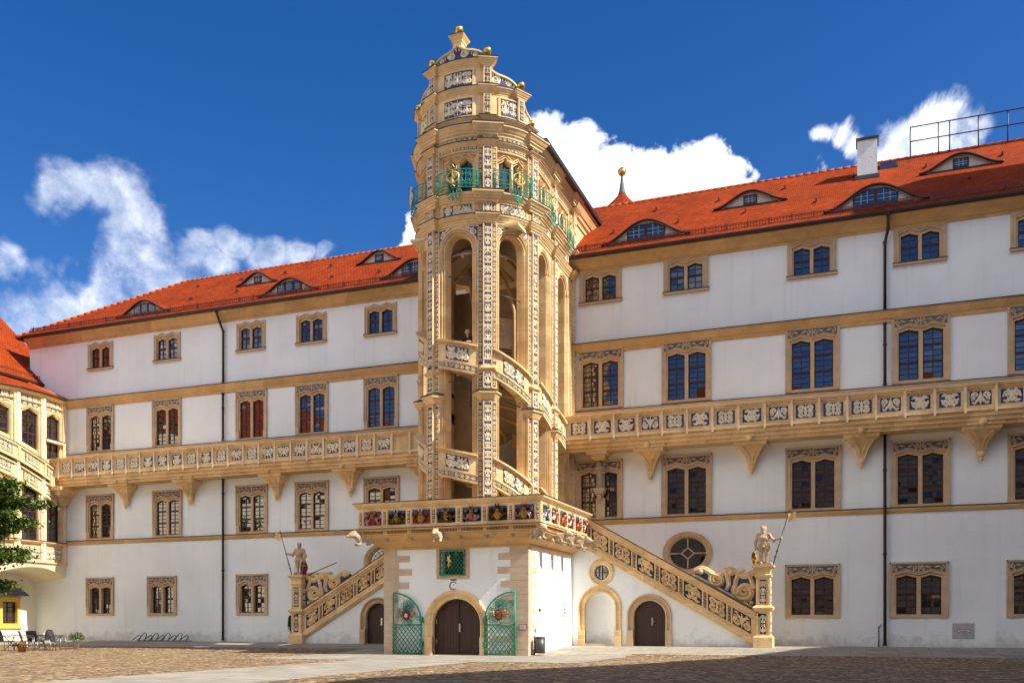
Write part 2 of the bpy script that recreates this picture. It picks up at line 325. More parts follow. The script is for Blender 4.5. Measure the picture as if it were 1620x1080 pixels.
# ---- scroll ornament
def spiral(cx, cy, r, a0, d, turns=1.5, w=.25, n=14, end=.18):
    P = []
    for i in range(n+1):
        t = i/n; rr = r*(1-(1-end)*t); a = a0+d*turns*2*pi*t
        P.append((cx+rr*cos(a), cy+rr*sin(a), r*w*(1.0-.45*t)))
    P.append((cx, cy, r*w*.9)); return P
def leaf(x, y, a, l, w):
    return [(x+cos(a)*l*t, y+sin(a)*l*t, w*sin(pi*min(.97, t+.04))**.8) for t in (0, .25, .5, .75, 1)]
def scrolls(w, h, seed, size=None):
    """list of ribbons filling a w x h field, mirrored about x = 0"""
    R = random.Random(seed); out = []; asp = h/w
    def both(p): out.append(p); out.append([(-x, y, q) for x, y, q in p])
    def cell(cw, ch, oy, fl):
        v = R.choice((0, 1, 2)); r = min(cw*.23, ch*.24); s = 1 if fl else -1
        out.append([(0, oy-ch*.47, .015*cw), (0, oy-ch*.2, .05*cw), (0, oy, .10*cw if v else .06*cw), (0, oy+ch*.25, .045*cw), (0, oy+ch*.47, .012*cw)])
        if v == 0:
            both(spiral(cw*.25, oy+s*ch*.22, r, pi, -s, 1.6)); both(spiral(cw*.25, oy-s*ch*.24, r*.95, pi, s, 1.5))
            both(leaf(cw*.05, oy, .0, cw*.38, cw*.05))
        elif v == 1:
            both(spiral(cw*.24, oy+s*ch*.2, r*1.1, -pi*.5*s+pi, s, 1.7)); both(leaf(cw*.04, oy-s*ch*.4, s*.9, ch*.4, cw*.07)); both(leaf(cw*.1, oy-s*ch*.42, s*.25, cw*.34, cw*.06))
            both(leaf(cw*.42, oy-s*ch*.1, s*1.9, ch*.25, cw*.045))
        else:
            both(spiral(cw*.27, oy-s*ch*.2, r*1.05, pi*.5*s, -s, 1.6)); both(leaf(cw*.03, oy+s*ch*.05, s*.75, ch*.45, cw*.065)); both(leaf(cw*.2, oy+s*ch*.42, -s*.3, cw*.26, cw*.05))
            both(spiral(cw*.36, oy+s*ch*.12, r*.55, pi, s, 1.2))
    if size:
        nc, nr = max(1, round(w/size)), max(1, round(h/size)); cw, ch = w/nc, h/nr
        for i in range(nc):
            for k in range(nr):
                st = len(out); cell(cw, ch, -h/2+(k+.5)*ch, (k+i+seed) % 2); dx = -w/2+(i+.5)*cw
                for q in range(st, len(out)): out[q] = [(x+dx, y, e) for x, y, e in out[q]]
    elif asp >= 1:
        n = max(1, round(asp/1.45)); ch = h/n
        for k in range(n): cell(w, ch, -h/2+(k+.5)*ch, (k+seed) % 2)
    else:
        n = max(1, round(w/h/1.4)); cw = w/n; base = []
        for k in range(n):
            st = len(out); cell(cw, h, 0, (k+seed) % 2); dx = -w/2+(k+.5)*cw
            for i in range(st, len(out)): out[i] = [(x+dx, y, q) for x, y, q in out[i]]
    return out
def ornament(mb, mp, cx, cy, w, h, seed, mo, mg, rel=.03, nsub=1, o=0., shear=0, fat=1.0, size=None):
    """coloured field with raised scrolls. mp(x, out, z)"""
    for i in range(nsub):
        a, b = cx-w/2+w*i/nsub, cx-w/2+w*(i+1)/nsub
        mb.poly([mp(a, o, cy-h/2+shear*(a-cx)), mp(b, o, cy-h/2+shear*(b-cx)), mp(b, o, cy+h/2+shear*(b-cx)), mp(a, o, cy+h/2+shear*(a-cx))], mg)
    for rb in scrolls(w*.97, h*.97, seed, size):
        mb.ribbon([(x, y, q*fat) for x, y, q in rb], lambda x, hh, y: mp(cx+x, o+.004+hh, cy+y+shear*x), rel, mo)
# ---- smooth union figures (signed distance fields meshed with surface nets)
def sdf_mesh(prims, step, k=.03):
    prims = [(np.array(a, float), np.array(b, float), ra, rb) for a, b, ra, rb in prims]
    lo = np.min([np.minimum(a, b)-max(ra, rb) for a, b, ra, rb in prims], 0)-2*step-k; hi = np.max([np.maximum(a, b)+max(ra, rb) for a, b, ra, rb in prims], 0)+2*step+k
    n = np.ceil((hi-lo)/step).astype(int)+1
    X, Y, Z = np.meshgrid(*[lo[i]+step*np.arange(n[i]) for i in range(3)], indexing='ij'); P = np.stack([X, Y, Z], -1)
    D = np.full(X.shape, 9.)
    for a, b, ra, rb in prims:
        m = max(ra, rb)+k+2*step
        i0 = np.maximum(((np.minimum(a, b)-m-lo)/step).astype(int), 0); i1 = np.minimum(((np.maximum(a, b)+m-lo)/step).astype(int)+2, n)
        sl = tuple(slice(i0[j], i1[j]) for j in range(3)); q = P[sl]; ab = b-a; L2 = ab@ab
        t = np.clip(((q-a)@ab)/L2, 0, 1) if L2 > 1e-9 else np.zeros(q.shape[:3])
        d = np.linalg.norm(q-a-t[..., None]*ab, axis=-1)-(ra+(rb-ra)*t); o = D[sl]
        h = np.clip(k-np.abs(o-d), 0, None)/k; D[sl] = np.minimum(o, d)-h*h*k*.25
    ins = D < 0; c = [slice(0, -1), slice(1, None)]
    corners = {(i, j, l): D[c[i], c[j], c[l]] for i in (0, 1) for j in (0, 1) for l in (0, 1)}
    acc = np.zeros(corners[0, 0, 0].shape+(3,)); cnt = np.zeros(corners[0, 0, 0].shape)
    keys = list(corners)
    for a in keys:
        for ax in range(3):
            if a[ax] == 1: continue
            b = list(a); b[ax] = 1; va, vb = corners[a], corners[tuple(b)]; x = (va < 0) != (vb < 0)
            t = np.where(x, va/np.where(x, va-vb, 1), 0)
            for d in range(3): acc[..., d] += np.where(x, a[d]+(t if d == ax else 0), 0)
            cnt += x
    act = cnt > 0; ids = -np.ones(cnt.shape, int); ids[act] = np.arange(act.sum())
    cell = np.argwhere(act); verts = lo+step*(cell+acc[act]/cnt[act][:, None]); F = []
    for ax in range(3):
        s0 = [slice(None)]*3; s1 = [slice(None)]*3; s0[ax] = slice(0, -1); s1[ax] = slice(1, None)
        x = ins[tuple(s0)] != ins[tuple(s1)]; e = np.argwhere(x); u, v = [(1, 2), (2, 0), (0, 1)][ax]
        ok = (e[:, u] > 0) & (e[:, v] > 0) & (e[:, u] < cnt.shape[u]) & (e[:, v] < cnt.shape[v]) & (e[:, ax] < cnt.shape[ax]); e = e[ok]
        q = []
        for du, dv in ((-1, -1), (0, -1), (0, 0), (-1, 0)):
            w = e.copy(); w[:, u] += du; w[:, v] += dv; q.append(ids[w[:, 0], w[:, 1], w[:, 2]])
        q = np.stack(q, 1); fl = ~ins[tuple(s0)][tuple(e.T)]; q[fl] = q[fl][:, ::-1]; F.append(q)
    return verts, np.concatenate(F)
def add_sdf(mb, prims, step, loc=(0, 0, 0), rot=0, k=.03, m=0, scale=1, mirror=1):
    V, F = sdf_mesh(prims, step, k); c, s = cos(rot), sin(rot); b = len(mb.v)
    for x, y, z in V*scale:
        x *= mirror; mb.v.append((loc[0]+c*x-s*y, loc[1]+s*x+c*y, loc[2]+z))
    for q in F: mb.f.append([int(i)+b for i in q]); mb.m.append(m); mb.s.append(True)
def atx(x, Y):
    r = (x-810)/1480; return (Y+43.5)*(CA*r-SA)/(r*SA+CA)
def gz(Y): return 0. if Y > -2.5 else (-.29*(-2.5-Y)/5.9 if Y > -8.4 else -.29)
# ------------------------------------------------------------ ground
def sheet(name, mt, x0, x1, y0, y1, dz):
    ys = sorted({y0, y1, *[y for y in (-2.5, -8.4) if y0 < y < y1]}); mb = MB()
    for a, b in zip(ys[:-1], ys[1:]): mb.poly([(x0, a, gz(a)+dz), (x1, a, gz(a)+dz), (x1, b, gz(b)+dz), (x0, b, gz(b)+dz)])
    o = mb.build(name, mt); o['kind'] = 'structure'; return o
sheet('ground', COBBLE, -400, 400, -400, 400, 0)
for r in ((-47.75, 17, -5.6, 1), (-21.5, -8.7, -14.4, -5.6), (-16.9, -12.3, -60, -14.4), (-8.7, 17, -6.9, -5.6)): sheet('paving', SLAB, *r, .006)
# ------------------------------------------------------------ windows
def head(c, lw, zp, ze, ex=1.35):
    return lambda w: ze+(zp-ze)*max(0, 1-abs(w-c)/(lw/2))**ex
WIN = {}
def win_meshes(kind, w, h):
    key = (kind, w, h)
    if key in WIN: return WIN[key]
    jb = w*.120 if kind != 'top' else w*.138; mu = w*.072; lw = (w-2*jb-mu)/2; cs = (-(mu+lw)/2, (mu+lw)/2)
    zb = .13 if kind != 'top' else .16; zp = h-(.55 if kind != 'top' else .33); ze = zp-.11
    mp = lambda x, o, z: (x, -o, z); mb = MB(); dp = .17 if kind == 'low' else .07
    top = (lambda x: h) if kind != 'top' else (lambda x: h-.12+.13*max(0, 1-min(abs(x-cs[0]), abs(x-cs[1]))/(lw*.72))**1.2 if abs(x) < w/2-.12 else h-.06)
    ws = [-w/2, w/2, -w/2+.12, w/2-.12]+[x for c in cs for x in lin(c-lw/2-.08, c+lw/2+.08, 12)]+[x for c in cs for x in lin(c-lw/2, c+lw/2, 10)]
    big = [(c-lw/2-(.08 if c < 0 else mu*.3), c+lw/2+(.08 if c > 0 else mu*.3), zb-.02, head(c, lw+.16, zp+.12, ze+.10)) for c in cs]
    mb.pierced(mp, ws, 0, top, big, .065, .05, 0)
    mb.pierced(mp, ws, .02, lambda x: top(x)-.04, [(c-lw/2, c+lw/2, zb, head(c, lw, zp, ze)) for c in cs], .015, dp+.06, 0)
    for s in (-1, 1): mb.poly([mp(s*w/2, -.04, 0), mp(s*w/2, .065, 0), mp(s*w/2, .065, top(s*w/2)), mp(s*w/2, -.04, top(s*w/2))])
    xs = lin(-w/2, w/2, 24)
    for a, b in zip(xs[:-1], xs[1:]): mb.poly([mp(a, -.04, top(a)), mp(a, .065, top(a)), mp(b, .065, top(b)), mp(b, -.04, top(b))])
    mb.poly([mp(-w/2, -.04, 0), mp(w/2, -.04, 0), mp(w/2, .065, 0), mp(-w/2, .065, 0)])
    for c in cs:                                   # hood mouldings following the curtain heads
        for of, hw in ((.12, .028), (.20, .02)):
            f = head(c, lw+2*of, zp+of*1.25, ze+of*1.0)
            mb.ribbon([(x, f(x), hw) for x in lin(c-lw/2-of*.75, c+lw/2+of*.75, 12)], lambda x, hh, y: mp(x, .066+hh, y), .035)
    if kind == 'top':
        for s in (-1, 1):
            for x in (w/2-.07, w/2-.2): mb.ribbon([(s*x, .1, .022), (s*x, h-.2, .022)], lambda x, hh, y: mp(x, .066+hh, y), .03)
        mb.mbox(mp, -w/2-.02, w/2+.02, -.04, .13, 0, .09)
        mb.mbox(mp, -w/2-.03, w/2+.03, -.04, .15, .09, .12, 3)
    else:
        for s in (-1, 1):                          # plain plinth blocks at the foot of the jambs
            mb.mbox(mp, s*(w/2-jb*.5)-jb*.44, s*(w/2-jb*.5)+jb*.44, .02, .085, .0, .47)
            mb.mbox(mp, s*(w/2-.03)-.03, s*(w/2-.03)+.03, .02, .10, .48, h)
        mb.mbox(mp, -w/2, w/2, .02, .10, h-.07, h+.003)
        z1, zo = h-.10, zp+.30
        for x0, x1 in ((-w/2+.12, -.03), (.03, w/2-.12)):      # painted frieze with scrolls over the heads
            xs = lin(x0, x1, 10); c = cs[0] if x0 < 0 else cs[1]; f = head(c, lw+.4, zp+.25, ze+.22)
            for a, b in zip(xs[:-1], xs[1:]):
                if z1-f(a) > .01: mb.poly([mp(a, .07, f(a)), mp(b, .07, f(b)), mp(b, .07, z1), mp(a, .07, z1)], 2)
            for q, sd in ((x0+.13, 1), (x1-.13, -1)):
                mb.ribbon(spiral(q, z1-.15, .11, pi/2, sd, 1.4, .24, 10), lambda x, hh, y: mp(x, .073+hh, y), .03, 1)
                mb.ribbon(leaf(q+sd*.08, z1-.08, -.25 if sd > 0 else pi+.25, .24, .04), lambda x, hh, y: mp(x, .073+hh, y), .03, 1)
                mb.ribbon(leaf(q-sd*.02, z1-.24, -.7 if sd > 0 else pi+.7, .16, .035), lambda x, hh, y: mp(x, .073+hh, y), .03, 1)
    sa = MB(); secs = {'top': 2, 'low': 2, 'tall': 3}[kind]; rows = {'top': 2, 'low': 3, 'tall': 3}[kind]; cells = []
    y0, y1 = -dp, -dp-.05                             # sash sits back in the reveal
    bar = lambda a, b, c, d, q=0: sa.mbox(mp, a, b, y1, y0+q, c, d)
    for c in cs:
        l, r = c-lw/2, c+lw/2; f = head(c, lw, zp, ze)
        bar(l, l+.05, zb, ze+.02); bar(r-.05, r, zb, ze+.02); bar(l+.05, r-.05, zb, zb+.06, .006)
        xs = lin(l, r, 12)
        for a, b in zip(xs[:-1], xs[1:]):           # curved head rail
            for q in (y0, y1): sa.poly([mp(a, q, f(a)-.07), mp(b, q, f(b)-.07), mp(b, q, f(b)+.02), mp(a, q, f(a)+.02)])
            sa.poly([mp(a, y0, f(a)-.07), mp(b, y0, f(b)-.07), mp(b, y1, f(b)-.07), mp(a, y1, f(a)-.07)])
        H = ze-zb; n = secs*rows; hh = (H+.09)/n
        for k in range(1, n):
            z = zb+.03+hh*k; t = .05 if k % rows == 0 else .016
            bar(l+.05, r-.05, z-t, z+t, .01 if k % rows == 0 else -.008)
        bar(c-.018, c+.018, zb+.06, zp-.06, -.004)
        for k in range(n):
            for x0, x1 in ((l+.04, c), (c, r-.04)): cells.append((x0, x1, zb+.03+hh*k, zb+.03+hh*(k+1) if k < n-1 else zp))
    WIN[key] = (mb, sa, cells); return WIN[key]
MESH = {}
def window(parent, kind, w, h, x, z, y=0., seed=0):
    mb, sa, cells = win_meshes(kind, w, h); k = (kind, w, h)
    if k not in MESH:
        o = mb.build('window', [TAN, RELT, GREYB, LEAD], parent, (x, y, z)); s = sa.build('sash', WOODW, o, (x, y, z)); MESH[k] = (o.data, s.data)
    else:
        o = inst('window', MESH[k][0], parent, (x, y, z)); inst('sash', MESH[k][1], o, (x, y, z))
    R = random.Random(seed*77+int(x*10)); g = MB(); bx, bz = R.gauss(0, .006), R.gauss(0, .006)
    for q_, (x0, x1, z0, z1) in enumerate(cells):
        if q_ == len(cells)//2: g.build('glass', GLASS, o, (x, y, z)); g = MB(); bx, bz = R.gauss(0, .008), R.gauss(0, .008)
        ax, az = bx+R.gauss(0, .010), bz+R.gauss(0, .012); cx, cz = (x0+x1)/2, (z0+z1)/2    # every pane hangs a little differently
        g.poly([(px_, (.2 if kind == 'low' else .10)+ax*(px_-cx)+az*(pz_-cz), pz_) for px_, pz_ in ((x0, z0), (x1, z0), (x1, z1), (x0, z1))])
    g.build('glass', GLASS, o, (x, y, z))
    return o
def round_window(parent, x, z, rx, rz):
    n = 40; mb = MB(); ring = lambda s, y: [(x+rx*s*cos(2*pi*i/n), y, z+rz*s*sin(2*pi*i/n)) for i in range(n)]
    mb.grid([ring(1.0, .02), ring(1.0, -.07), ring(.93, -.09), ring(.90, -.05), ring(.84, -.05), ring(.80, -.02), ring(.72, .12), ring(.72, .2)], 0, False, True)
    o = mb.build('round_window', TAN, parent); g = MB(); g.poly(ring(.74, .16)); g.build('glass', GLASS, o)
    s = MB(); q = .26
    pt = lambda a, r: (x+rx*r*cos(a), .1, z+rz*r*sin(a))
    for k in range(4):
        s.tube([pt(k*pi/2, q), pt(k*pi/2, .73)], .035, 0); s.tube([pt(k*pi/2, q), pt((k+1)*pi/2, q)], .035, 0)
    for k in range(16): s.tube([(lambda p: (p[0], .13, p[2]))(pt(k*pi/8+.2, r)) for r in (.3, .73)], .008, 1, 4)
    for r in (.42, .58): s.tube([(lambda p: (p[0], .13, p[2]))(pt(i*pi/16, r)) for i in range(33)], .008, 1, 4)
    for k in range(24): s.tube([pt(k*pi/12+.07, .745), (pt(k*pi/12+.07, .84)[0], -.05, pt(k*pi/12+.07, .84)[2])], .012, 1, 4)
    s.build('tracery', [TAN, IRON], o); return o
def cyl_hole(c, r): return None
# ------------------------------------------------------------ roof pieces
RY0, RZ0, RY1 = -.62, 18.56, 6.5
SNOW = mat('rust_brown_snow_guard', (.13, .03, .018), .6, .2, 4, 0)
DORM = mat('dormer_plaster', (.62, .56, .46), .9, .1, 3, .2)
BARW = mat('pale_glazing_bars', (.42, .43, .45), .6, .1, 3, 0)
def dormer(parent, xc, t, a, h, rz1, wd, wh, nw, back=.12):
    s = (rz1-RZ0)/(RY1-RY0); y0 = RY0+t*(RY1-RY0); z0 = RZ0+t*(rz1-RZ0)
    b = lambda u: h*(.5+.5*cos(pi*min(1, abs(u))))**(1.0)
    us = lin(-1, 1, 40); mb = MB(); rows = []
    for k in range(8):
        q = k/7; row = []
        for u in us:
            L = b(u)/(s-back)*1.02+.02; row.append((xc+a*u, y0-.16+(L+.16)*q, z0+b(u)+.04+back*(L*q)-.04*q-(.05 if k == 0 else 0)))
        rows.append(row)
    mb.grid(rows, 0, True); d = mb.build('dormer', ROOFX, parent)
    fr = MB()
    for u0, u1 in zip(us[:-1], us[1:]): fr.poly([(xc+a*u0, y0, z0-.15), (xc+a*u1, y0, z0-.15), (xc+a*u1, y0, z0+b(u1)), (xc+a*u0, y0, z0+b(u0))])
    fr.build('front_wall', DORM, d)
    ed = MB(); ed.tube([(xc+a*u, y0-.15, z0+b(u)-.005) for u in us], .05, 0, 6); ed.box(xc-a*.72, xc+a*.72, y0-.06, y0+.02, z0-.06, z0+.03); ed.build('brow_edge', GUT, d)
    w = MB(); g = MB(); top = lambda x: min(z0+wh, z0+b((x-xc)/a)-.07)
    xs = lin(xc-wd, xc+wd, 8*nw); i = 0
    for x0, x1 in zip(xs[:-1], xs[1:]): w.poly([(x0, y0-.015, z0+.03), (x1, y0-.015, z0+.03), (x1, y0-.015, top(x1)), (x0, y0-.015, top(x0))])
    pw = 2*wd/nw
    for k in range(nw):
        l, r = xc-wd+pw*k+.07, xc-wd+pw*(k+1)-.07
        for x0, x1 in zip(*(lambda q: (q[:-1], q[1:]))(lin(l, r, 6))):
            if top(x0) > z0+.2: g.poly([(x0, y0-.025, z0+.1), (x1, y0-.025, z0+.1), (x1, y0-.028, max(z0+.1, top(x1)-.07)), (x0, y0-.028, max(z0+.1, top(x0)-.07))])
        for q in (1, 2): w.box(l+(r-l)*q/3-.013, l+(r-l)*q/3+.013, y0-.05, y0-.03, z0+.1, max(z0+.12, top(l+(r-l)*q/3)-.06), 1)
        for q in (1, 2):
            z = z0+.1+(wh-.2)*q/3; w.box(l, r, y0-.047, y0-.033, z-.012, z+.012, 1)
    f = w.build('window', [WOODW, BARW], d); g.build('glass', GLASS, f)
def pipe(parent, x, segs):
    for pts in segs:
        mb = MB(); mb.tube([(x+dx, y, z) for dx, y, z in pts], .065, 0, 8)
        for dx, y, z in pts[::1]: mb.lathe([(.075, -.05), (.085, -.03), (.085, .03), (.075, .05)], (x+dx, y, z), 8)
        mb.build('downpipe', GUT, parent)
CORNP = [(0, 17.92), (.07, 17.94), (.09, 18.03), (.16, 18.06), (.30, 18.22), (.34, 18.3), (.50, 18.4), (.5, 18.44), (-.1, 18.44)]
CORN3 = [(0, 13.94), (.06, 13.96), (.07, 14.08), (.13, 14.14), (.22, 14.3), (.24, 14.38), (.30, 14.42), (-.1, 14.425)]
def wing(label, x0, x1, floors, rz1, rounds, pipes, dorms, loc, holes=()):
    t = thing('castle_wing', label, 'building', loc)
    H = []; ws = [x0, x1]
    for kind, w, h, zb, xs in floors:
        for x in xs: H.append((x-w/2+.06, x+w/2-.06, zb+.05, zb+h-.15)); ws += [x-w/2+.06, x+w/2-.06]
    for x, z, rx, rz in rounds:
        f = lambda sg, x=x, z=z, rx=rx, rz=rz: (lambda q: z+sg*.85*rz*sqrt(max(0, 1-((q-x)/(.85*rx))**2)))
        H.append((x-.85*rx, x+.85*rx, f(-1), f(1))); ws += lin(x-.85*rx, x+.85*rx, 24)
    mb = MB(); mb.pierced(flat(0), ws, -.3, 18.4, H, 0, .3); wall = mb.build('wall', PLAST, t)
    for fi, (kind, w, h, zb, xs) in enumerate(floors):
        for x in xs: window(t, kind, w, h, x, zb, seed=fi+1)
    for r in rounds: round_window(t, *r)
    P = [(x0, 0), (x1, 0)]
    c = MB(); c.sweep(P, CORNP); c.build('eaves_cornice', CORN, t)
    c = MB(); c.sweep(P, CORN3); c.sweep(P, [(-.1, 14.43), (.31, 14.428), (.32, 14.46), (-.1, 14.50)], 1); c.build('cornice', [CORN, LEAD], t)
    c = MB(); c.sweep(P, [(0, 5.74), (.06, 5.76), (.12, 5.88), (.12, 5.95), (-.1, 5.952)]); c.sweep(P, [(-.1, 5.956), (.14, 5.954), (.15, 5.99), (-.1, 6.02)], 1); c.build('string_course', [CORN, LEAD], t)
    c = MB(); c.sweep(P, [(0, 10.9), (.1, 10.95), (.16, 11.12), (.16, 11.18), (-.1, 11.182)]); c.sweep(P, [(-.1, 11.188), (.18, 11.185), (.18, 11.21), (-.1, 11.24)], 1); c.build('sill_course', [TAN, LEAD], t)
    g = MB(); g.sweep(P, [(.5, 18.45), (.66, 18.43), (.70, 18.5), (.70, 18.57), (.62, 18.57), (.6, 18.5)]); g.build('gutter', GUT, t)
    for x, segs in pipes: pipe(t, x, segs)
    for d in dorms: pass
    return t, dorms
LF = [('top', 1.9, 1.68, 16.12, (-42.69, -37.75, -31.97, -28.06, -23.84)), ('tall', 2.06, 2.77, 11.21, (-42.69, -37.77, -31.93, -28.03, -23.8)),
      ('tall', 2.1, 2.7, 6.0, (-42.72, -37.73, -31.91, -28.03, -23.78)), ('low', 2.1, 2.27, 1.49, (-42.72, -38.12, -31.89, -27.85))]
RF = [('top', 2.09, 1.68, 16.35, (-11.92, -7.83, -2.26, 2.15, 6.62)), ('tall', 2.3, 2.85, 11.29, (-11.93, -7.8, -2.23, 2.18, 6.62)),
      ('tall', 2.35, 2.84, 5.98, (-12.0, -7.8, -2.2, 2.16, 6.65)), ('low', 2.33, 2.36, 1.27, (-2.23, 2.1, 6.6))]
RWX = atx(1087.6, 0)
ps = lambda z0, z1: [(0, -.12, z0+.05), (0, -.12, (z0+z1)/2), (0, -.12, z1)]
lw_, _ = wing('white castle wing left of the stair tower, its red roof hipped at the far end', -48.3, -15.96, LF, 23.5,
    [(atx(576, 0)+1.16, 4.25, 1.16, 1.0)], [(-33.76, [[(0, -.12, 14.5), (0, -.12, 17.4), (-.1, -.3, 17.9), (-.1, -.62, 18.4)], [(0, -.14, 11.3), (0, -.14, 13.1), (0, -.14, 13.9)],
    [(0, -.14, 9.1), (0, -.14, 8.3), (0, -.14, 4), (0, -.14, .1)]])], [], (-32, 0, 0))
rw_, _ = wing('white castle wing right of the stair tower, a white chimney on its red roof', -15.96, 17.2, RF, 23.9,
    [(RWX, 4.27, 1.16, 1.0)], [(atx(1400, -.12), [[(0, -.12, 14.5), (0, -.12, 17.4), (.12, -.3, 17.9), (.12, -.62, 18.4)], [(0, -.14, 11.3), (0, -.14, 13.0), (0, -.14, 13.9)],
    [(0, -.14, 9.1), (0, -.14, 7.6), (0, -.14, 4), (0, -.14, .1)]])], [], (-2, 0, 0))
def roof(parent, x0, x1, rz1, hipl=0, th=.12):
    mb = MB(); xe = x0-(.5 if hipl else 0)
    E0, E1 = (xe, RY0, RZ0), (x1, RY0, RZ0); R0, R1 = (x0+hipl, RY1, rz1), (x1, RY1, rz1)
    mb.poly([E0, E1, R1, R0]); B0, B1 = (xe, 2*RY1-RY0, RZ0), (x1, 2*RY1-RY0, RZ0); mb.poly([B1, B0, R0, R1])
    if hipl: mb.poly([B0, E0, R0], 1)
    mb.poly([E0, E1, (x1, RY0, RZ0-th), (xe, RY0, RZ0-th)]); mb.poly([(xe, RY0, RZ0-th), (x1, RY0, RZ0-th), (x1, .2, RZ0-th), (xe, .2, RZ0-th)], 2)
    if hipl: mb.poly([E0, B0, (xe, 2*RY1-RY0, RZ0-th), (xe, RY0, RZ0-th)], 1); mb.poly([(xe, RY0, RZ0-th), (x0+.3, RY0, RZ0-th), (x0+.3, 14, RZ0-th), (xe, 14, RZ0-th)], 2)
    r = mb.build('roof', [ROOFX, ROOFY, GUT], parent)
    rd = MB(); n = int((x1-x0-hipl)/.38)
    for i in range(n):
        x = x0+hipl+.38*i; rd.tube([(x, RY1, rz1-.02), (x+.40, RY1, rz1)], [.085, .10], 0, 8)
    if hipl:
        n = 26
        for i in range(n):
            f = lambda q: (E0[0]+(R0[0]-E0[0])*q, E0[1]+(R0[1]-E0[1])*q, E0[2]+(R0[2]-E0[2])*q+.02)
            rd.tube([f(i/n), f((i+1.06)/n)], [.09, .075], 0, 8)
    rd.build('ridge_tiles', mat('ridge_tile_clay', (.46, .09, .015), .8, .2, 5, .2), r)
    sg = MB(); s = (rz1-RZ0)/(RY1-RY0); y = RY0+.42; z = RZ0+.42*s
    for q in (.06, .2, .26): sg.box(x0+.3, x1, y-.01, y+.01, z+q-.012, z+q+.012)
    x = x0+.3
    while x < x1:
        sg.box(x-.012, x+.012, y-.014, y+.014, z-.02, z+.28)
        x += .13
    x = x0+.5
    while x < x1:
        sg.box(x-.02, x+.02, y-.02, y+.02, z-.05, z+.34); sg.tube([(x, y+.25, z+.2), (x, y, z+.28)], .015, 0, 4); x += .95
    sg.build('snow_guard', SNOW, r)
    k = MB(); R = random.Random(int(x0)); 
    for i in range(int((x1-x0)/1.6)):               # roof hooks
        q = .35+.4*(i % 2)+R.uniform(-.03, .03); x = x0+hipl*1.0+1.0+1.6*i
        if x > x1-.3: break
        yy, zz = RY0+q*(RY1-RY0), RZ0+q*(rz1-RZ0); k.box(x-.03, x+.03, yy-.16, yy+.05, zz+.0, zz+.09); k.box(x-.012, x+.012, yy-.3, yy-.1, zz-.1, zz+.02)
    k.build('roof_hooks', GUT, r)
    return r
lr = roof(lw_, -48.3, -15.96, 23.5, 6.5); rr = roof(rw_, -15.96, 17.2, 23.9)
def dorm_px(parent, rz1, x, t, *a): dormer(parent, atx(x, RY0+t*(RY1-RY0)), t, a[0], a[1], rz1, *a[2:])
for x in (229, 458, 657): dorm_px(lr, 23.5, x, .11, 2.0, .78, .80, .66, 3)
for x, t in ((408, .53), (600, .62)): dorm_px(lr, 23.5, x, t, 1.45, .62, .28, .46, 1)
for x in (1022, 1385): dorm_px(rr, 23.9, x, .11, 2.15, .90, .92, .76, 2)
for x, t in ((1187, .5), (1520, .58)): dorm_px(rr, 23.9, x, t, 1.75, .66, .33, .5, 1)
# chimney, hatch on the right roof
def on_roof(x, t, rz1): y = RY0+t*(RY1-RY0); return atx(x, y), y, RZ0+t*(rz1-RZ0)
cx, cy, cz = on_roof(1372, .74, 23.9)
mb = MB(); mb.box(cx-.45, cx+.45, cy-.3, cy+.5, cz-.5, cz+1.62); ch = mb.build('chimney', PLAST, rr)
mb = MB(); mb.box(cx-.51, cx+.51, cy-.36, cy+.56, cz+1.62, cz+1.72); mb.box(cx-.4, cx+.4, cy-.2, cy+.4, cz+1.72, cz+1.80); mb.build('chimney_cap', GUT, ch)
mb = MB(); mb.box(cx-.55, cx+.55, cy-.42, cy-.302, cz-.28, cz-.1); mb.build('chimney_flashing', IRON, ch)
cx, cy, cz = on_roof(1406, .88, 23.9); s = (23.9-RZ0)/(RY1-RY0); mb = MB()
mb.mbox(lambda x, y, z: (cx+x, cy+y, cz+y*s+z), -.4, .4, -.35, .35, -.02, .12); mb.mbox(lambda x, y, z: (cx+x, cy+y, cz+y*s+z), -.32, .32, -.27, .27, .122, .135, 1)
mb.build('roof_hatch', [GUT, GLASS], rr)
# railing on the right ridge
t = thing('roof_railing', 'thin dark iron railing standing on the red ridge at the right end', 'railing', (8, RY1, 23.9))
xa = atx(1440, RY1); mb = MB()
for z in (24.35, 25.05, 25.75): mb.tube([(xa, RY1-.2, z-.45), (17, RY1-.2, z-.45)], .03, 0, 5) if z > 24.5 else None
mb.build('rails', GUT, t)
x = xa; k = 0
while x < 17:
    mb = MB(); mb.tube([(x, RY1-.2, 23.8), (x, RY1-.2, 25.3)], .03, 0, 5); mb.build('post', GUT, t); x += .5 if k == 1 else 1.25; k += 1
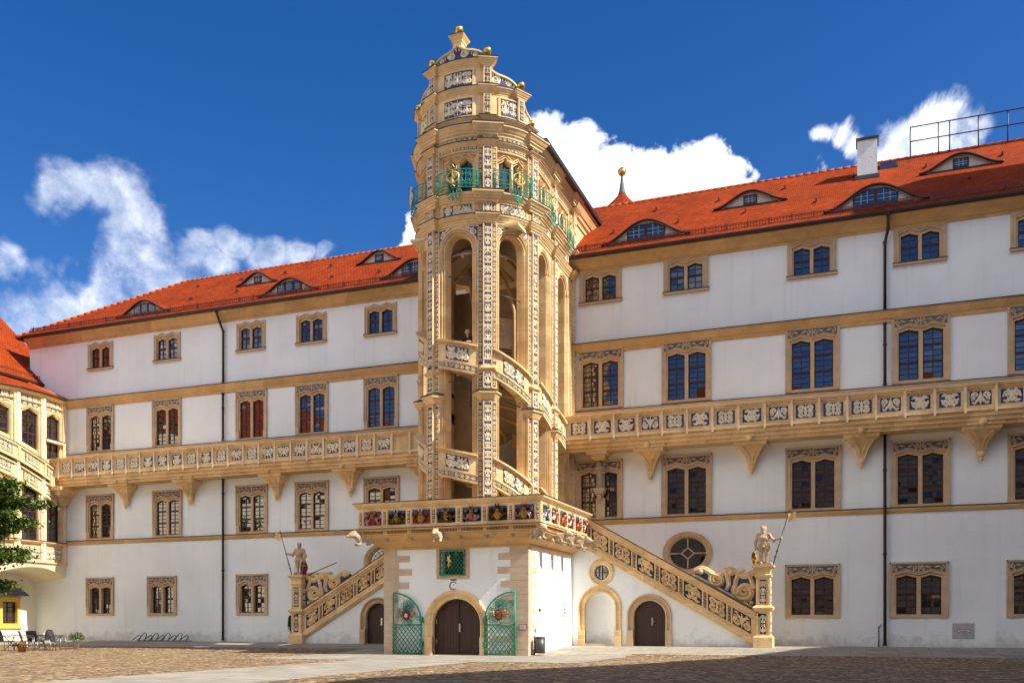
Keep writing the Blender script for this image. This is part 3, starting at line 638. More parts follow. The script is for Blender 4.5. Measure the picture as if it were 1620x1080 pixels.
# spire of a turret behind the ridge
sx_, sy_ = atx(984, 13), 13
t = thing('roof_turret', 'red conical turret roof with a dark spike and gold ball behind the right ridge', 'spire', (sx_, sy_, 0))
pz = lambda y, Y, x: (987-y)*(Y+43.5)/(1480*(SA*(x-810)/1480+CA))+.97
z_ = lambda y: pz(y, 13, 984)
mb = MB(); mb.lathe([(2.0, 0), (2.0, z_(345))], (sx_, sy_, 0), 12, 0, False); mb.build('tower_wall', PLAST, t)
mb = MB(); mb.lathe([(2.3, z_(352)), (1.15, z_(333)), (.62, z_(320)), (.30, z_(311)), (.22, z_(306))], (sx_, sy_, 0), 10, 0, False); mb.build('cone_roof', ROOFX, t)
mb = MB(); mb.lathe([(.24, z_(309)), (.17, z_(300)), (.10, z_(288)), (.06, z_(277))], (sx_, sy_, 0), 10); mb.build('spike', SLATE, t)
mb = MB(); mb.ball((sx_, sy_, z_(272)), .26); mb.tube([(sx_, sy_, z_(268)), (sx_, sy_, z_(263))], .03); mb.build('gold_ball', GOLD, t)
# ------------------------------------------------------------ long balconies
def balcony(label, x0, x1, per, ow, plain, brs, loc, first):
    t = thing('balcony', label, 'balcony', loc); Y = -1.25
    mb = MB(); mb.box(x0, x1, Y+.04, -.0, 9.46, 9.64); mb.box(x0, x1, Y+.16, -.0, 9.28, 9.46); mb.box(x0, x1, Y+.3, -.0, 9.12, 9.28); mb.build('slab', STONE, t)
    mb = MB(); mb.box(x0, x1, Y-.06, Y+.16, 9.642, 9.74); mb.box(x0, x1, Y-.03, Y+.16, 10.56, 10.66); mb.box(x0, x1, Y-.10, Y+.2, 10.66, 10.73); mb.box(x0-.01, x1+.01, Y-.13, Y+.22, 10.73, 10.755, 1)
    mb.build('rail', [STONE, PALE], t)
    n = round((x1-first)/per); xs = [first+per*i for i in range(-int((first-x0)/per+.99), n+2)]
    R = random.Random(int(per*100)); k = 0
    for c in xs:
        a, b = max(x0, c-per/2), min(x1, c+per/2)
        if b-a < .3: continue
        if (b-a) > per*.9:
            mb = MB(); f = flat(Y); hw = ow/2; blank = plain and c > plain
            mb.poly([f(a, 0, 9.74), f(b, 0, 9.74), f(c+hw+.03, -.06, 9.86), f(c-hw-.03, -.06, 9.86)]); mb.poly([f(a, 0, 10.56), f(b, 0, 10.56), f(c+hw+.03, -.06, 10.48), f(c-hw-.03, -.06, 10.48)])
            mb.poly([f(a, 0, 9.74), f(c-hw-.03, -.06, 9.86), f(c-hw-.03, -.06, 10.48), f(a, 0, 10.56)]); mb.poly([f(b, 0, 9.74), f(c+hw+.03, -.06, 9.86), f(c+hw+.03, -.06, 10.48), f(b, 0, 10.56)])
            mb.poly([f(c-hw-.03, -.06, 9.86), f(c+hw+.03, -.06, 9.86), f(c+hw+.03, -.06, 10.48), f(c-hw-.03, -.06, 10.48)])
            if blank: mb.poly([f(c-hw, -.05, 9.89), f(c+hw, -.05, 9.89), f(c+hw, -.05, 10.45), f(c-hw, -.05, 10.45)])
            else: ornament(mb, f, c, 10.17, ow, .57, R.randrange(99), 1, 2, .035, 1, -.055, 0, 1.4)
            mb.build('parapet_panel', [STONE, ORN, BLUE], t)
        else:
            mb = MB(); mb.box(a, b, Y+.02, Y+.1, 9.74, 10.56); mb.build('parapet_panel', STONE, t)
        mb = MB(); p = b; mb.box(p-.045, p+.045, Y-.075, Y+.1, 9.6, 10.66); mb.lathe([(.001, -.09), (.05, -.04), (.05, .0)], (p, Y-.03, 9.6), 6); mb.build('post', PALE, t)
    for c in brs:
        mb = MB(); secs = [(9.28, .82, 1.0), (9.14, .82, 1.0), (9.12, .74, .9), (8.98, .70, .86), (8.95, .58, .74), (8.75, .44, .56), (8.5, .28, .38), (8.25, .18, .27), (8.12, .14, .22)]
        rows = [[(c-w, 0, z), (c-w, -d, z), (c+w, -d, z), (c+w, 0, z)] for z, w, d in secs]; mb.grid(rows, 0, False)
        mb.lathe([(.02, -.2), (.1, -.15), (.17, -.05), (.17, .05), (.1, .12)], (c, -.18, 8.05), 10); mb.lathe([(.02, -.1), (.09, -.04), (.09, .05), (.02, .1)], (c, -.2, 7.82), 8)
        mb.lathe([(.03, -.17), (.13, -.1), (.16, 0), (.12, .12), (.03, .17)], (c, -1.0, 9.24), 10)
        for s in (-1, 1): mb.ribbon([(c+s*(.06+.34*q*q), 8.3+.6*q, .025) for q in lin(0, 1, 6)], lambda x, hh, y: (x, -(.3+.55*max(0, (y-8.3)/.6)**1.3)-hh-.01, y), .03)
        mb.build('bracket', STONE, t)
    return t
balcony('long cream stone balcony with scroll panels on the wing left of the tower', -45.35, -18.6, 1.006, .64, -22.2, (-40.61, -35.99, -30.16, -25.56, -21.2), (-32, -1.2, 9.2), -44.11)
balcony('long cream stone balcony with blue scroll panels on the wing right of the tower', -13.45, 17.0, 1.133, .80, None, (-9.43, -4.83, -.18, 4.47, 9.1), (-2, -1.2, 9.2), -12.64)
# ------------------------------------------------------------ the great stair tower
TX, TY = -15.96, -5.35
PV = [(-18.55, 0), (-18.55, -2.95), (-18.55, -5.75), (-17.2, -7.5), (-14.72, -7.5), (-13.37, -5.75), (-13.37, -2.95), (-13.37, 0)]
SAG = [0.02, .08, .30, .30, .30, .08, .02]
class Bay:
    def __init__(s, a, b, sag):
        s.a, s.b = a, b; c = hypot(b[0]-a[0], b[1]-a[1]); s.R = (c*c/4+sag*sag)/(2*sag); s.h = c/2
        d = ((b[0]-a[0])/c, (b[1]-a[1])/c); n = (d[1], -d[0]); s.d, s.n = d, n
        mx, my = (a[0]+b[0])/2, (a[1]+b[1])/2; s.c = (mx+n[0]*(sag-s.R), my+n[1]*(sag-s.R)); s.half = math.asin(c/2/s.R); s.L = 2*s.R*s.half
    def __call__(s, w, o, z):
        a = w/s.R; r = s.R+o; return (s.c[0]+r*(sin(a)*s.d[0]+cos(a)*s.n[0]), s.c[1]+r*(sin(a)*s.d[1]+cos(a)*s.n[1]), z)
BAYS = [Bay(PV[i], PV[i+1], SAG[i]) for i in range(7)]
VN = []
for i, p in enumerate(PV):
    ns = [BAYS[j].n for j in (i-1, i) if 0 <= j < 7]; n = (sum(q[0] for q in ns), sum(q[1] for q in ns)); l = hypot(*n); VN.append((n[0]/l, n[1]/l))
def vf(i):                                        # frame at a vertex: t along the wall (left to right), n outward
    p, n = PV[i], VN[i]; return lambda t, o, z: (p[0]-n[1]*t+n[0]*o, p[1]+n[0]*t+n[1]*o, z)
def arcpath(i0=0, i1=7, n=8, o=0.):
    P = []
    for j in range(i0, i1):
        B = BAYS[j]
        for w in lin(-B.L/2, B.L/2, n)[:-1]: P.append(B(w, o, 0)[:2])
    P.append(BAYS[i1-1](BAYS[i1-1].L/2, o, 0)[:2]); return P
tower = thing('stair_tower', 'tall cream sandstone spiral stair tower with blue scrollwork, stepped gable and gilded balls', 'tower', (TX, TY, 0))
def cornice(name, prof, lead=True, i0=0, i1=7, brk=True, bw=.30, bo=.17, mt=STONE):
    mb = MB(); base = min(z for o, z in prof); top = max(z for o, z in prof); om = max(o for o, z in prof); paths = [(arcpath(i0, i1), 0)]
    if brk:
        for i in range(i0, i1+1):
            f = vf(i); paths.append(([f(-bw, -.12, 0)[:2], f(-bw, bo, 0)[:2], f(bw, bo, 0)[:2], f(bw, -.12, 0)[:2]], 1))
    for P, k in paths:
        e = .004*k; mb.sweep(P, [(-.3 if not k else -.1, base+.002+e)]+[(o, z+e) for o, z in prof]+[(-.3 if not k else -.1, top+.004+e)])
        if k:
            q = P; mb.poly([(*q[0], base+e), (*q[1], base+e), (*q[2], base+e), (*q[3], base+e)])
        if lead: mb.sweep(P, [(-.3 if not k else -.1, top+.012+e), (om+.015, top+.006+e), (om+.02, top+.035+e), (-.3 if not k else -.1, top+.06+e)], 1)
    return mb.build(name, [mt, LEAD], tower)
def cp(z0, z1, o0, o1):                           # a moulded cornice profile
    h = z1-z0; d = o1-o0
    return [(o0, z0), (o0+.12*d, z0+.02*h), (o0+.12*d, z0+.2*h), (o0+.35*d, z0+.3*h), (o0+.40*d, z0+.46*h), (o0+.55*d, z0+.5*h), (o0+.85*d, z0+.78*h), (o0+.88*d, z0+.84*h), (o1, z0+.86*h), (o1, z1)]
SEED = [11]
def pilaster(i, z0, z1, orn=True, w=.19, fr=.17, cell=None, side=True):
    mb = MB(); f = vf(i); mb.mbox(f, -w, w, -.25, fr, z0, z1); SEED[0] += 7
    if orn:
        h = z1-z0-.16; ornament(mb, f, 0, (z0+z1)/2, w*1.45, h, SEED[0], 1, 2, .025, 1, fr+.004, 0, 1.45)
        for s in (-1, 1): mb.mbox(f, s*w*.87-w*.11, s*w*.87+w*.11, fr, fr+.025, z0+.02, z1-.02)
    for s, j in ((-1, i-1), (1, i)):
        if not (0 <= j < 7) or not side: continue
        B = BAYS[j]; wa = -B.L/2 if s > 0 else B.L/2-.40; g = lambda x, o, z, B=B: B(x, o, z)
        mb.mbox(g, wa, wa+.40, -.2, .055, z0, z1, 0, 2)
        if orn:
            c = -B.L/2+.285 if s > 0 else B.L/2-.285
            ornament(mb, g, c, (z0+z1)/2, .15, z1-z0-.16, SEED[0]+s, 1, 2, .02, 1, .06, 0, 1.4)
    return mb.build('pilaster', [STONE, ORN, NAVY], tower)
HW = .64
CZ = [15.2, 14.4, 13.55, 12.75, 11.93, 11.2, 10.5]; SL = [-.28, -.28, -.5, -.26, -.54, -.28, -.28]
def ribline(mb, pts, B, o, r=.03): mb.tube([B(w, o, z) for w, z in pts], r, 0, 5)
for j, B in enumerate(BAYS):
    if j == 0: continue
    c, s = CZ[j], SL[j]; zl = 4.6; fl = j in (1, 5, 6)
    sill = lambda w, d=0., c=c, s=s: c+s*w+d
    arch = lambda w, r=HW, zc=16.58: zc+sqrt(max(0, r*r-w*w))
    low = lambda d, ar=.0, c=c, s=s: (lambda w: c+s*w+d+ar*(1-(w/HW)**2))
    op = [(low(-1.2-4.53, .12), None)]
    mk = lambda hw, g: [(-hw, hw, (lambda w: 4.9), low(-1.22-4.53-g*0+g*.0, .14)), (-hw, hw, low(-4.53), low(-1.18+g*0, .14)), (-hw, hw, low(0), lambda w, hw=hw, g=g: 16.58+sqrt(max(0, hw*hw-w*w)))]
    ws = lin(-B.L/2, B.L/2, 12)+lin(-HW, HW, 14); wb = HW+.20; m = MB(); mp = lambda w, o, z, B=B: B(w, o, z)
    m.pierced(mp, ws+lin(-wb, wb, 16)+[-HW-.1, HW+.1], zl, 17.7, mk(wb, .2), 0, .07)
    m.pierced(mp, ws+[-HW-.1, HW+.1]+lin(-HW-.1, HW+.1, 14), zl, 17.7, mk(HW+.1, .1), -.07, .06)
    m.pierced(mp, ws, zl, 17.7, mk(HW, 0), -.13, .36)
    for hw in (HW+.05, HW+.15, wb+.06):           # roll mouldings round the arched opening
        o = -.10 if hw < HW+.1 else (-.04 if hw < wb else .0); za = c+s*0
        m.tube([mp(-hw, o, 4.9), mp(-hw, o, 16.58)]+[mp(hw*cos(a), o, 16.58+hw*sin(a)) for a in lin(pi, 0, 14)]+[mp(hw, o, 16.58), mp(hw, o, 4.9)], .028, 0, 5)
    m.build('bay_wall', STONE, tower)
    if not fl:                                    # spandrel ornaments
        for sg in (-1, 1):
            m = MB(); xs = lin(.22, HW+.26, 6)
            for a, b in zip(xs[:-1], xs[1:]):
                q = lambda x: max(16.7, 16.58+sqrt(max(0, (HW+.3)**2-x*x))); m.poly([mp(sg*a, .006, q(a)), mp(sg*b, .006, q(b)), mp(sg*b, .006, 17.5), mp(sg*a, .006, 17.5)], 1) if q(b) < 17.5 else None
            m.ribbon(spiral(sg*(HW+.08), 17.28, .15, pi/2, sg, 1.5, .26), lambda x, h, y: mp(x, .012+h, y), .03)
            m.ribbon(leaf(sg*(HW-.02), 17.40, pi/2+sg*1.25+0, .3, .04), lambda x, h, y: mp(x, .012+h, y), .03); m.ribbon(leaf(sg*(HW+.16), 17.1, -pi/2, .22, .035), lambda x, h, y: mp(x, .012+h, y), .03)
            m.build('spandrel_ornament', [ORN, NAVY], tower)
    for lev in (0, -4.53):                        # stair parapets, following the slope of the flight
        m = MB(); hw = HW+.26; g = lambda w, o, z, B=B, c=c, s=s, lev=lev: B(w, o, c+lev+s*w+z)
        for (o0, o1, za, zb2) in ((-.3, .06, -1.16, -.10), (-.3, .10, -.16, -.08), (-.3, .20, -.08, .0), (-.3, .10, -.90, -.84), (-.3, .09, -1.22, -1.14)):
            m.mbox(g, -hw, hw, o0, o1, za, zb2, 0, 6)
        ornament(m, g, 0, -.5, 1.02 if not fl else .95, .56, 31+j*3, 1, 2, .035, 6, .066, 0, 1.65, .50)
        ornament(m, g, 0, -1.03, hw*1.86, .17, 51+j, 1, 2, .025, 6, .066, 0, 1.2)
        m.build('stair_parapet', [STONE, ORN, NAVY], tower)
        if j in (3, 4): m = MB(); m.tube([mp(-HW, -.3, c+lev+2.9 if lev == 0 else c+lev+3.0), mp(HW, -.3, c+lev+2.75 if lev == 0 else c+lev+2.8)], .02); m.build('tie_rod', IRON, tower)
for i in range(1, 8):
    d = {3: .0, 4: 0, 5: -.55, 6: -.85, 2: .2, 1: .2, 7: -.85}[i]; k0 = 10.25+d
    pilaster(i, 4.6, k0-.02); pilaster(i, k0+.5, k0+1.2, True); pilaster(i, k0+1.42, 17.62)
    f = vf(i)
    m = MB(); prof = [(0, k0), (.03, k0+.02), (.14, k0+.22), (.2, k0+.27), (.2, k0+.34)]
    P = [f(-.42, -.2, 0)[:2], f(-.24, .17, 0)[:2], f(.24, .17, 0)[:2], f(.42, -.2, 0)[:2]]
    m.sweep(P, [(-.1, k0)]+prof+[(-.1, k0+.345)]); m.sweep(P, [(-.1, k0+.35), (.22, k0+.345), (.22, k0+.37), (.0, k0+.50), (-.1, k0+.5)], 1); m.build('bracket_capital', [STONE, LEAD], tower)
    m = MB(); m.sweep(P, [(-.1, k0+1.2), (.0, k0+1.2), (.08, k0+1.27), (.10, k0+1.33), (.02, k0+1.42), (-.1, k0+1.425)]); m.build('pilaster_base', STONE, tower)
cornice('cornice', [(0, 17.55)]+cp(17.58, 17.92, .03, .22))
# parapet zone, upper storey and frieze
m = MB()
for B in BAYS[1:]: m.pierced(lambda w, o, z, B=B: B(w, o, z), lin(-B.L/2, B.L/2, 12), 17.9, 18.5, [], .02, 0)
m.build('parapet_wall', STONE, tower)
for j in range(1, 7):
    B = BAYS[j]; m = MB(); g = lambda w, o, z, B=B: B(w, o, z); ornament(m, g, 0, 18.2, 1.25, .42, 70+j, 1, 2, .035, 6, .03, 0, 1.65, .42)
    for s in (-1, 1): m.mbox(g, s*.72-.06, s*.72+.06, .0, .05, 17.95, 18.45)
    m.build('relief_panel', [STONE, ORN, NAVY], tower)
for i in range(1, 8): pilaster(i, 17.96, 18.46, True)
cornice('cornice', cp(18.44, 18.83, .03, .30), bw=.36)
for j in range(1, 7):
    B = BAYS[j]; m = MB(); g = lambda w, o, z, B=B: B(w, o, z); lw = .60; cs = (-.345, .345); zp = 20.40; ze = 20.20; H = [head(c_, lw, zp, ze) for c_ in cs]
    ws = lin(-B.L/2, B.L/2, 12)+[-.92, .92, -.80, .80]+[x for c_ in cs for x in lin(c_-lw/2, c_+lw/2, 10)]
    m.pierced(g, ws, 18.8, 20.9, [(-.92, .92, lambda w: 18.9, lambda w: 20.62)], 0, .09); m.pierced(g, ws, 18.8, 20.9, [(-.80, .80, lambda w: 18.9, lambda w: 20.52)], -.09, .08)
    m.pierced(g, ws, 18.8, 20.9, [(c_-lw/2, c_+lw/2, (lambda w: 18.95), h_) for c_, h_ in zip(cs, H)], -.17, .2)
    for c_ in cs:
        for of, r in ((.07, .026), (.14, .022)):
            f2 = head(c_, lw+2*of, zp+of*1.3, ze+of); m.tube([g(x, -.15+of*.5, f2(x)) for x in lin(c_-.345, c_+.345, 12)], r, 0, 5)
    m.tube([g(0, -.16, 18.9), g(0, -.16, 20.3)], .05, 0, 6)
    ornament(m, g, 0, 20.745, 1.7, .12, 90+j, 1, 2, .02, 6, .004, 0, 1.3)
    wi = m.build('window', [STONE, ORN, NAVY], tower); sa = MB(); gl = MB()
    for c_ in cs:
        l, r = c_-lw/2, c_+lw/2; bar = lambda a, b, z0, z1, q=0: sa.mbox(g, a, b, -.36, -.31+q, z0, z1)
        bar(l, l+.04, 18.95, 20.25); bar(r-.04, r, 18.95, 20.25); bar(c_-.015, c_+.015, 18.95, 20.36, -.01)
        for z in (19.3, 19.62, 19.95): bar(l+.04, r-.04, z-.02, z+.02, .004)
        gl.poly([g(l, -.35, 18.95), g(c_, -.35, 18.95), g(c_, -.345, zp), g(l, -.35, zp)]); gl.poly([g(c_, -.35, 18.95), g(r, -.345, 18.95), g(r, -.35, zp), g(c_, -.35, zp)])
    sa.build('sash', WOODW, wi); gl.build('glass', GLASS, wi)
    # bulging green iron grille with a gilt cypher
    gr = MB(); bulge = lambda w: .10+.30*(1-min(1, abs(w)/1.02)**3); q = lambda x, h, y, g=g: g(x, bulge(x)+h, y); W2 = .92; cq = lambda x, h, y: q(x*.78, h, 19.42+(y-19.42)*.86)
    for z in (18.98, 19.12, 19.72): gr.tube([q(x, 0, z) for x in lin(-W2, W2, 16)], .02, 0, 5)
    R = random.Random(j)
    for row, z in enumerate((19.27, 19.54)):
        for k in range(9):
            x = -W2+.11+k*.22
            gr.ribbon([(a, b, .012) for a, b, _ in spiral(x, z, .12, R.uniform(0, 6), R.choice((-1, 1)), 1.6, .2, 14)], lambda x, h, y: q(x, h, y), .012)
    for k in range(14): gr.ribbon([(x, y, .008) for x, y in ((-W2+k*.14, 19.0), (-W2+k*.14+R.uniform(-.03, .03), 19.4), (-W2+k*.14, 19.74))], lambda x, h, y: q(x, h, y), .012)
    for s in (-1, 1):
        for d in (0, .09, .18): gr.tube([g(s*(W2-d*.4), .04+d*.6, 18.92), g(s*(W2-d*.4), .04+d*.6, 19.92-d)], .016, 0, 5)
        gr.ribbon([(a, b, .02) for a, b, _ in spiral(s*.24, 18.82, .14, pi/2, s, 1.3)], lambda x, h, y: q(x, h, y), .014); gr.ribbon([(a, b, .02) for a, b, _ in spiral(s*.12, 18.6, .1, pi/2, s, 1.3)], lambda x, h, y: q(x, h, y), .014)
    gr.ribbon([(0, 18.36, .02), (0, 18.5, .03), (0, 18.95, .02)], lambda x, h, y: q(x, h, y), .014)
    go = gr.build('grille', GREEN, tower); cy = MB(); rr_ = lambda P, w=.035: cy.ribbon([(x, y, w*.8) for x, y, _ in P], lambda x, h, y: cq(x, .05+h, y), .03)
    circ = [(.0+.30*cos(a), 19.42+.25*sin(a), 0) for a in lin(0, 2*pi, 24)]; rr_(circ); rr_([(0, 19.1, 0), (0, 19.75, 0)], .05); rr_([(-.14, 19.68, 0), (.14, 19.68, 0)]); rr_([(-.14, 19.14, 0), (.14, 19.14, 0)])
    rr_(spiral(.1, 19.5, .13, pi/2, -1, 1.3)); rr_(spiral(-.1, 19.3, .13, -pi/2, -1, 1.3)); rr_([(-.17, 19.78, 0), (-.2, 19.92, 0), (-.08, 19.86, 0), (0, 20.02, 0), (.08, 19.86, 0), (.2, 19.92, 0), (.17, 19.78, 0), (-.17, 19.78, 0)])
    rr_([(.1, 18.95, 0), (0, 19.06, 0), (-.12, 18.98, 0)]); cy.build('gilt_cypher', GOLDP, go)
for i in range(1, 8): pilaster(i, 18.9, 20.8)
cornice('cornice', cp(20.8, 20.97, .02, .16), bw=.28)
m = MB()
for j, B in enumerate(BAYS[1:]):
    g = lambda w, o, z, B=B: B(w, o, z); m.pierced(g, lin(-B.L/2, B.L/2, 12), 20.9, 21.3, [], .03, 0)
    if j < 4: ornament(m, g, 0, 21.09, B.L-.75, .17, 120+j, 1, 2, .025, 8, .036, 0, 1.3)
m.build('frieze', [STONE, ORN, NAVY], tower)
for i in range(1, 8): pilaster(i, 20.98, 21.22, True, side=False)
cornice('main_cornice', [(.02, 21.18)]+cp(21.2, 21.62, .05, .31), bw=.34, bo=.15)
# ---- stepped gable
def tierpath(fr): # front bay plus a share of the two slanting bays
    P = []; B = BAYS[2]
    if fr > 0: P += [B(w, -.06, 0)[:2] for w in lin(B.L/2-B.L*fr, B.L/2, 6)[:-1]]
    B = BAYS[3]; P += [B(w, -.06, 0)[:2] for w in lin(-B.L/2, B.L/2, 8)]; B = BAYS[4]
    if fr > 0: P += [B(w, -.06, 0)[:2] for w in lin(-B.L/2, -B.L/2+B.L*fr, 6)[1:]]
    return P
def tier(name, fr, z0, z1, zc, om, pan):
    m = MB(); P = tierpath(fr)
    m.sweep(P, [(0, z0), (0, zc), (-.5, zc), (-.5, z0)], 0, False, True); o = m.build(name, [STONE, ORN, NAVY], tower); 
    m = MB(); m.sweep(P, [(-.5, zc)]+cp(zc, z1, .0, om)+[(-.5, z1)]); m.sweep(P, [(-.5, z1+.012), (om+.015, z1+.006), (om+.02, z1+.035), (-.5, z1+.05)], 1)
    spots = [(3, lambda B: -B.L/2), (3, lambda B: B.L/2)]+([(2, lambda B: B.L/2-B.L*fr+.12), (4, lambda B: -B.L/2+B.L*fr-.12)] if fr > 0 else [])
    for j, fw in spots:                             # cornice breaks over the pilasters
        B = BAYS[j]; w = fw(B); q = [B(w-.22, -.2, 0)[:2], B(w-.22, .09, 0)[:2], B(w+.22, .09, 0)[:2], B(w+.22, -.2, 0)[:2]]
        m.sweep(q, [(-.1, zc+.004)]+[(a, b+.004) for a, b in cp(zc, z1, .0, om)]+[(-.1, z1+.008)]); m.sweep(q, [(-.1, z1+.018), (om+.015, z1+.012), (om+.02, z1+.04), (-.1, z1+.06)], 1)
    m.build('gable_cornice', [STONE, LEAD], tower)
    for j, fw in spots:
        B = BAYS[j]; w = fw(B); m = MB(); g = lambda x, o, z, B=B, w=w: B(w+x, o, z); m.mbox(g, -.16, .16, -.3, .09, z0, zc); SEED[0] += 3
        ornament(m, g, 0, (z0+zc)/2, .21, (zc-z0)*.86, SEED[0], 1, 2, .025, 1, .094, 0, 1.1); m.build('gable_pilaster', [STONE, ORN, NAVY], tower)
    if pan:
        for j in ((3, 2, 4) if fr > 0 else (3,)):
            B = BAYS[j]; c = 0 if j == 3 else (1 if j == 2 else -1)*B.L*(1-fr)/2*.55; m = MB(); g = lambda x, o, z, B=B, c=c: B(c+x, o, z); h = (zc-z0)*.74
            wd = (1.3 if j == 3 else .8)
            ornament(m, g, 0, (z0+zc)/2-.02, wd, h, 140+int(z0*3)+j, 1, 2, .03, 5, -.045, 0, 1.65, .45)
            for s in (-1, 1): m.mbox(g, s*(wd/2+.05)-.05, s*(wd/2+.05)+.05, -.06, -.02, (z0+zc)/2-.02-h/2-.08, (z0+zc)/2-.02+h/2+.08)
            m.mbox(g, -wd/2-.1, wd/2+.1, -.06, -.01, (z0+zc)/2+h/2-.02, (z0+zc)/2+h/2+.06, 0, 5); m.mbox(g, -wd/2-.1, wd/2+.1, -.06, -.01, (z0+zc)/2-h/2-.12, (z0+zc)/2-h/2-.04, 0, 5); m.build('gable_panel', [STONE, ORN, NAVY], tower)
tier('gable_base', .98, 21.66, 22.02, 21.88, .12, False)
for j in (2, 3, 4):
    B = BAYS[j]; m = MB(); ornament(m, lambda x, o, z, B=B: B(x, o, z), 0, 21.77, B.L-.7, .15, 160+j, 0, 1, .025, 6, -.05, 0, 1.3); m.build('gable_relief', [ORN, NAVY], tower)
tier('gable_tier', .70, 22.06, 23.28, 23.0, .17, True); tier('gable_tier', 0, 23.33, 24.42, 24.14, .18, True)
def volute(B, w0, w1, z0, z1, ex=2.2):               # concave scroll wing with a pierced rim
    m = MB(); g = lambda x, o, z: B(x, o, z); ws = lin(w0, w1, 14); s = 1 if w1 > w0 else -1
    f = lambda w: (lambda q: z0+.08+(z1-z0-.08)*(.60*sqrt(max(0, 1-(max(0, q-.15)/.85)**2))+.40*max(0, 1-q/.42)**2))(abs(w-w0)/abs(w1-w0))
    for a, b in zip(ws[:-1], ws[1:]):
        for o in (-.06, -.34): m.poly([g(a, o, z0), g(b, o, z0), g(b, o, f(b)), g(a, o, f(a))], 0)
        m.poly([g(a, -.055, z0+.04), g(b, -.055, z0+.04), g(b, -.055, max(z0+.05, f(b)-.1)), g(a, -.055, max(z0+.05, f(a)-.1))], 2)
        m.poly([g(a, .02, f(a)), g(b, .02, f(b)), g(b, -.36, f(b)), g(a, -.36, f(a))], 0); m.poly([g(a, .02, f(a)-.07), g(b, .02, f(b)-.07), g(b, .02, f(b)), g(a, .02, f(a))], 0); m.poly([g(a, .02, f(a)-.07), g(b, .02, f(b)-.07), g(b, -.06, f(b)-.07), g(a, -.06, f(a)-.07)], 0)
    m.tube([g(w, -.17, f(w)+.02) for w in ws], .028, 3, 5)
    n = int(abs(w1-w0)/.13)
    for k in range(n): w = w0+(w1-w0)*(k+.5)/n; m.ribbon([(w, f(w)-.22, .02), (w, f(w)-.1, .03)], lambda x, h, y: g(x, -.052+h, y), .025, 1)
    L = abs(w1-w0)
    for q, r in ((.22, .24), (.62, .12)):
        w = w0+(w1-w0)*q; r = min(r, max(.06, (f(w)-z0)*.36)); m.ribbon(spiral(w, z0+r+.08, r, pi/2, -s, 1.7, .26), lambda x, h, y: g(x, -.05+h, y), .03, 1)
    m.build('gable_volute', [STONE, ORN, NAVY, LEAD], tower)
for B, s in ((BAYS[4], 1), (BAYS[2], -1)):
    volute(B, s*(-B.L/2+.05), s*(-B.L/2+B.L*.60), 23.33, 24.15); volute(B, s*(-B.L/2+B.L*.74), s*(B.L/2), 22.06, 23.0)
B = BAYS[3]; volute(B, 0, B.L/2-.05, 24.47, 25.15, 1.6); volute(B, 0, -B.L/2+.05, 24.47, 25.15, 1.6)
def gball(p, z, r=.17):
    m = MB(); m.lathe([(.12, 0), (.07, .04), (.06, .09), (.1, .12)], (*p, z), 12); m.ball((*p, z+.12+r), r); m.build('gilded_ball', GOLD, tower)
gball(BAYS[3](-B.L/2, .05, 0)[:2], 24.46); gball(BAYS[3](B.L/2, .05, 0)[:2], 24.46)
for j, s in ((2, 1), (4, -1)): Bq = BAYS[j]; gball(Bq(s*(Bq.L/2-Bq.L*.70+.12), .05, 0)[:2], 23.32); gball(Bq(s*(-Bq.L/2+.08), .02, 0)[:2], 22.06, .14)
m = MB(); c0 = B(0, -.2, 0)[:2]; prof = [(.20, 25.02), (.20, 25.2), (.24, 25.24), (.24, 25.3), (.34, 25.44), (.36, 25.5)]
m.grid([[(c0[0]+a*r, c0[1]+b*r, z) for a, b in ((-1, -1), (1, -1), (1, 1), (-1, 1))] for r, z in prof], 0, False, True); m.grid([[(c0[0]+a*r, c0[1]+b*r, z) for a, b in ((-1, -1), (1, -1), (1, 1), (-1, 1))] for r, z in ((.37, 25.505), (.37, 25.53), (.001, 25.56))], 1, False, True)
m.build('finial_block', [STONE, LEAD], tower); gball(c0, 25.54, .19)
# ---- flank walls over the main roof, and the tower roof
for s in (1, -1):
    xw = TX+s*2.59; m = MB(); mp = lambda w, o, z: (xw+s*o, w, z); m.poly([mp(0, 0, 17.5), mp(6.5, 0, 17.5), mp(6.5, 0, 21.3), mp(0, 0, 21.3)])
    m.build('flank_wall', STONE, tower); P = [(xw, 0), (xw, 6.6)] if s > 0 else [(xw, 6.6), (xw, 0)]; m = MB(); m.sweep(P, [(0, 20.6)]+cp(20.65, 21.6, .02, .42)); m.build('flank_cornice', CORN, tower)
m = MB(); ex, rz = 3.1, 24.2
for s in (1, -1):
    x = TX+s*ex; m.poly([(x, -5.5, 21.62), (x, 9, 21.62), (TX, 9, rz), (TX, -5.5, rz)]); m.poly([(x, -5.5, 21.62), (x, 9, 21.62), (x, 9, 21.74), (x, -5.5, 21.74)], 1)
m.build('tower_roof', [ROOFY, GUT], tower)
m = MB(); m.sweep([(TX+3.06, -5.5), (TX+3.06, 6.6)], [(-.4, 21.6), (.1, 21.6), (.12, 21.78), (0, 21.8)]); m.build('tower_gutter', GUT, tower)
